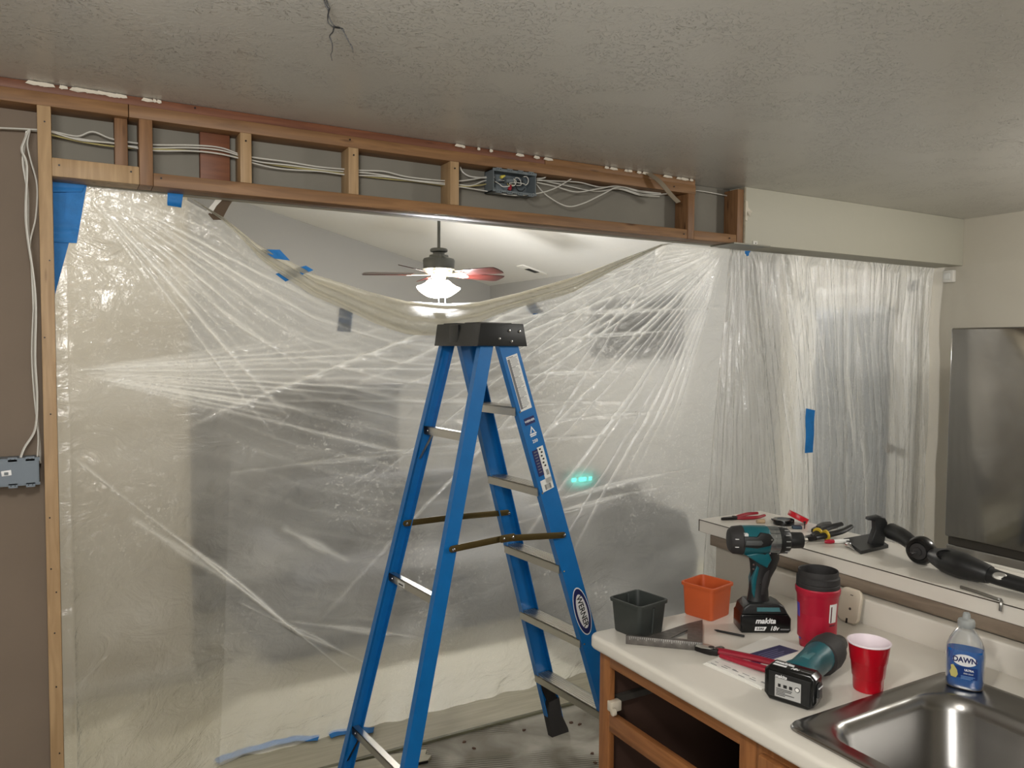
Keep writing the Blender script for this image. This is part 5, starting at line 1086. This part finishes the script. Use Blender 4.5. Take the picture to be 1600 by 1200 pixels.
wb(MB().lathe([(.0, .0015), (.0155, .0015)], 26, frame(ov, nv) @ Matrix.Rotation(PI/2, 4, 'Y') @ Matrix.Diagonal((.85, 1.35, 1, 1)), cap=False), 'oval_hole', mat('hole_black', (4, 4, 4), .9))
wb(MB().tube([b1.lerp(b2, .5), b2, b3], [.026, .024, .021], 16, sm=5, flat=.8), 'tail', m_black)
wb(MB().lathe([(.0, .004), (.012, .003), (.014, .0)], 20, frame(b1.lerp(b2, .85)+Vector((-.018, -.006, .010)), (-.8, -.3, .5)) @ Matrix.Rotation(PI/2, 4, 'Y') @ Matrix.Diagonal((.8, 1.3, 1, 1)), cap=False), 'worn_patch', mat('dull_silver', (150, 148, 142), .4, .7))
q = px(1324, 855, 'z', BT); q2 = px(1349, 868, 'z', BT)
ch_ = thing('bit_holder', 'small chrome bit holder pointing right in front of the attachment foot', 'bit holder', frame((q.x, q.y, BT+.009), flat_dir(q, q2)))
MB().tube([(-.004, 0, 0), (.0, 0, 0), (.012, 0, 0), (.016, 0, -.001), (.045, 0, -.006)], [.004, .0085, .0085, .005, .0015], 14).build('holder', m_chrome, ch_)
P = [px(1501, 917, 'z', BT+.004), px(1530, 926, 'z', BT+.004), px(1558, 936, 'z', BT+.005)]; e = Vector((2.012, 1.068, BT+.004))
o = MB().tube([P[0], P[1], P[2], e+Vector((.010, .006, .003)), e+Vector((.001, 0, -.002)), e+Vector((0, 0, -.022))], .0042, 6, sm=4).build('hex_key', mat('key_steel', (150, 148, 144), .3, .9)); tag(o, 'steel hex key whose short end hooks over the front edge of the bar', 'hex key')

# ------------------------------------------------------------------ debris on the floor
q = px(630, 1190, 'z', 0); pk = thing('scrap_plank', 'short scrap of pale flooring with broken reddish end, behind the near ladder rail', 'scrap', frame((q.x, q.y, .001), (.97, -.1, 0)))
MB().prism([(-.32, -.05), (.09, -.05), (.115, -.02), (.095, .0), (.11, .03), (.07, .05), (-.32, .05)], 0, .012, None, .001, 1).build('plank', m_vinyl, pk); MB().box((-.32, -.052, .0), (.09, -.05, .010)).build('dark_edge', m_toolk, pk)
mb_i = 0
for (x, y) in ((726, 1160), (818, 1142), (905, 1133), (925, 1178), (893, 1130), (740, 1170), (865, 1118), (930, 1193)):
    q = px(x, y, 'z', 0); mb_i += 1
    pts = [(0, 0, 0)]+[(math.cos(a_)*.018, math.sin(a_)*.012, 0) for a_ in (h1(mb_i)*6, h1(mb_i)*6+2)]
    n_ = 6; lo = [(q.x+.012*h1(mb_i*9+i)*math.cos(i*2*PI/n_)+.004*math.cos(i), q.y+.010*h1(mb_i*5+i)*math.sin(i*2*PI/n_)+.004*math.sin(i*2), .0005) for i in range(n_)]
    lo = [(q.x+(.003+.013*h1(mb_i*9+i))*math.cos(i*2*PI/n_), q.y+(.004+.007*h1(mb_i*5+i))*math.sin(i*2*PI/n_), .0005) for i in range(n_)]
    o = MB().loft([lo, [(a_*.9+q.x*.1, b_*.9+q.y*.1, .006) for a_, b_, _ in lo]]).build('debris_chip', mat('chip_brown', (92, 66, 52), .8)); tag(o, 'small dark chip of rubble on the bare slab around the ladder feet', 'debris', 'rubble chips on the slab')
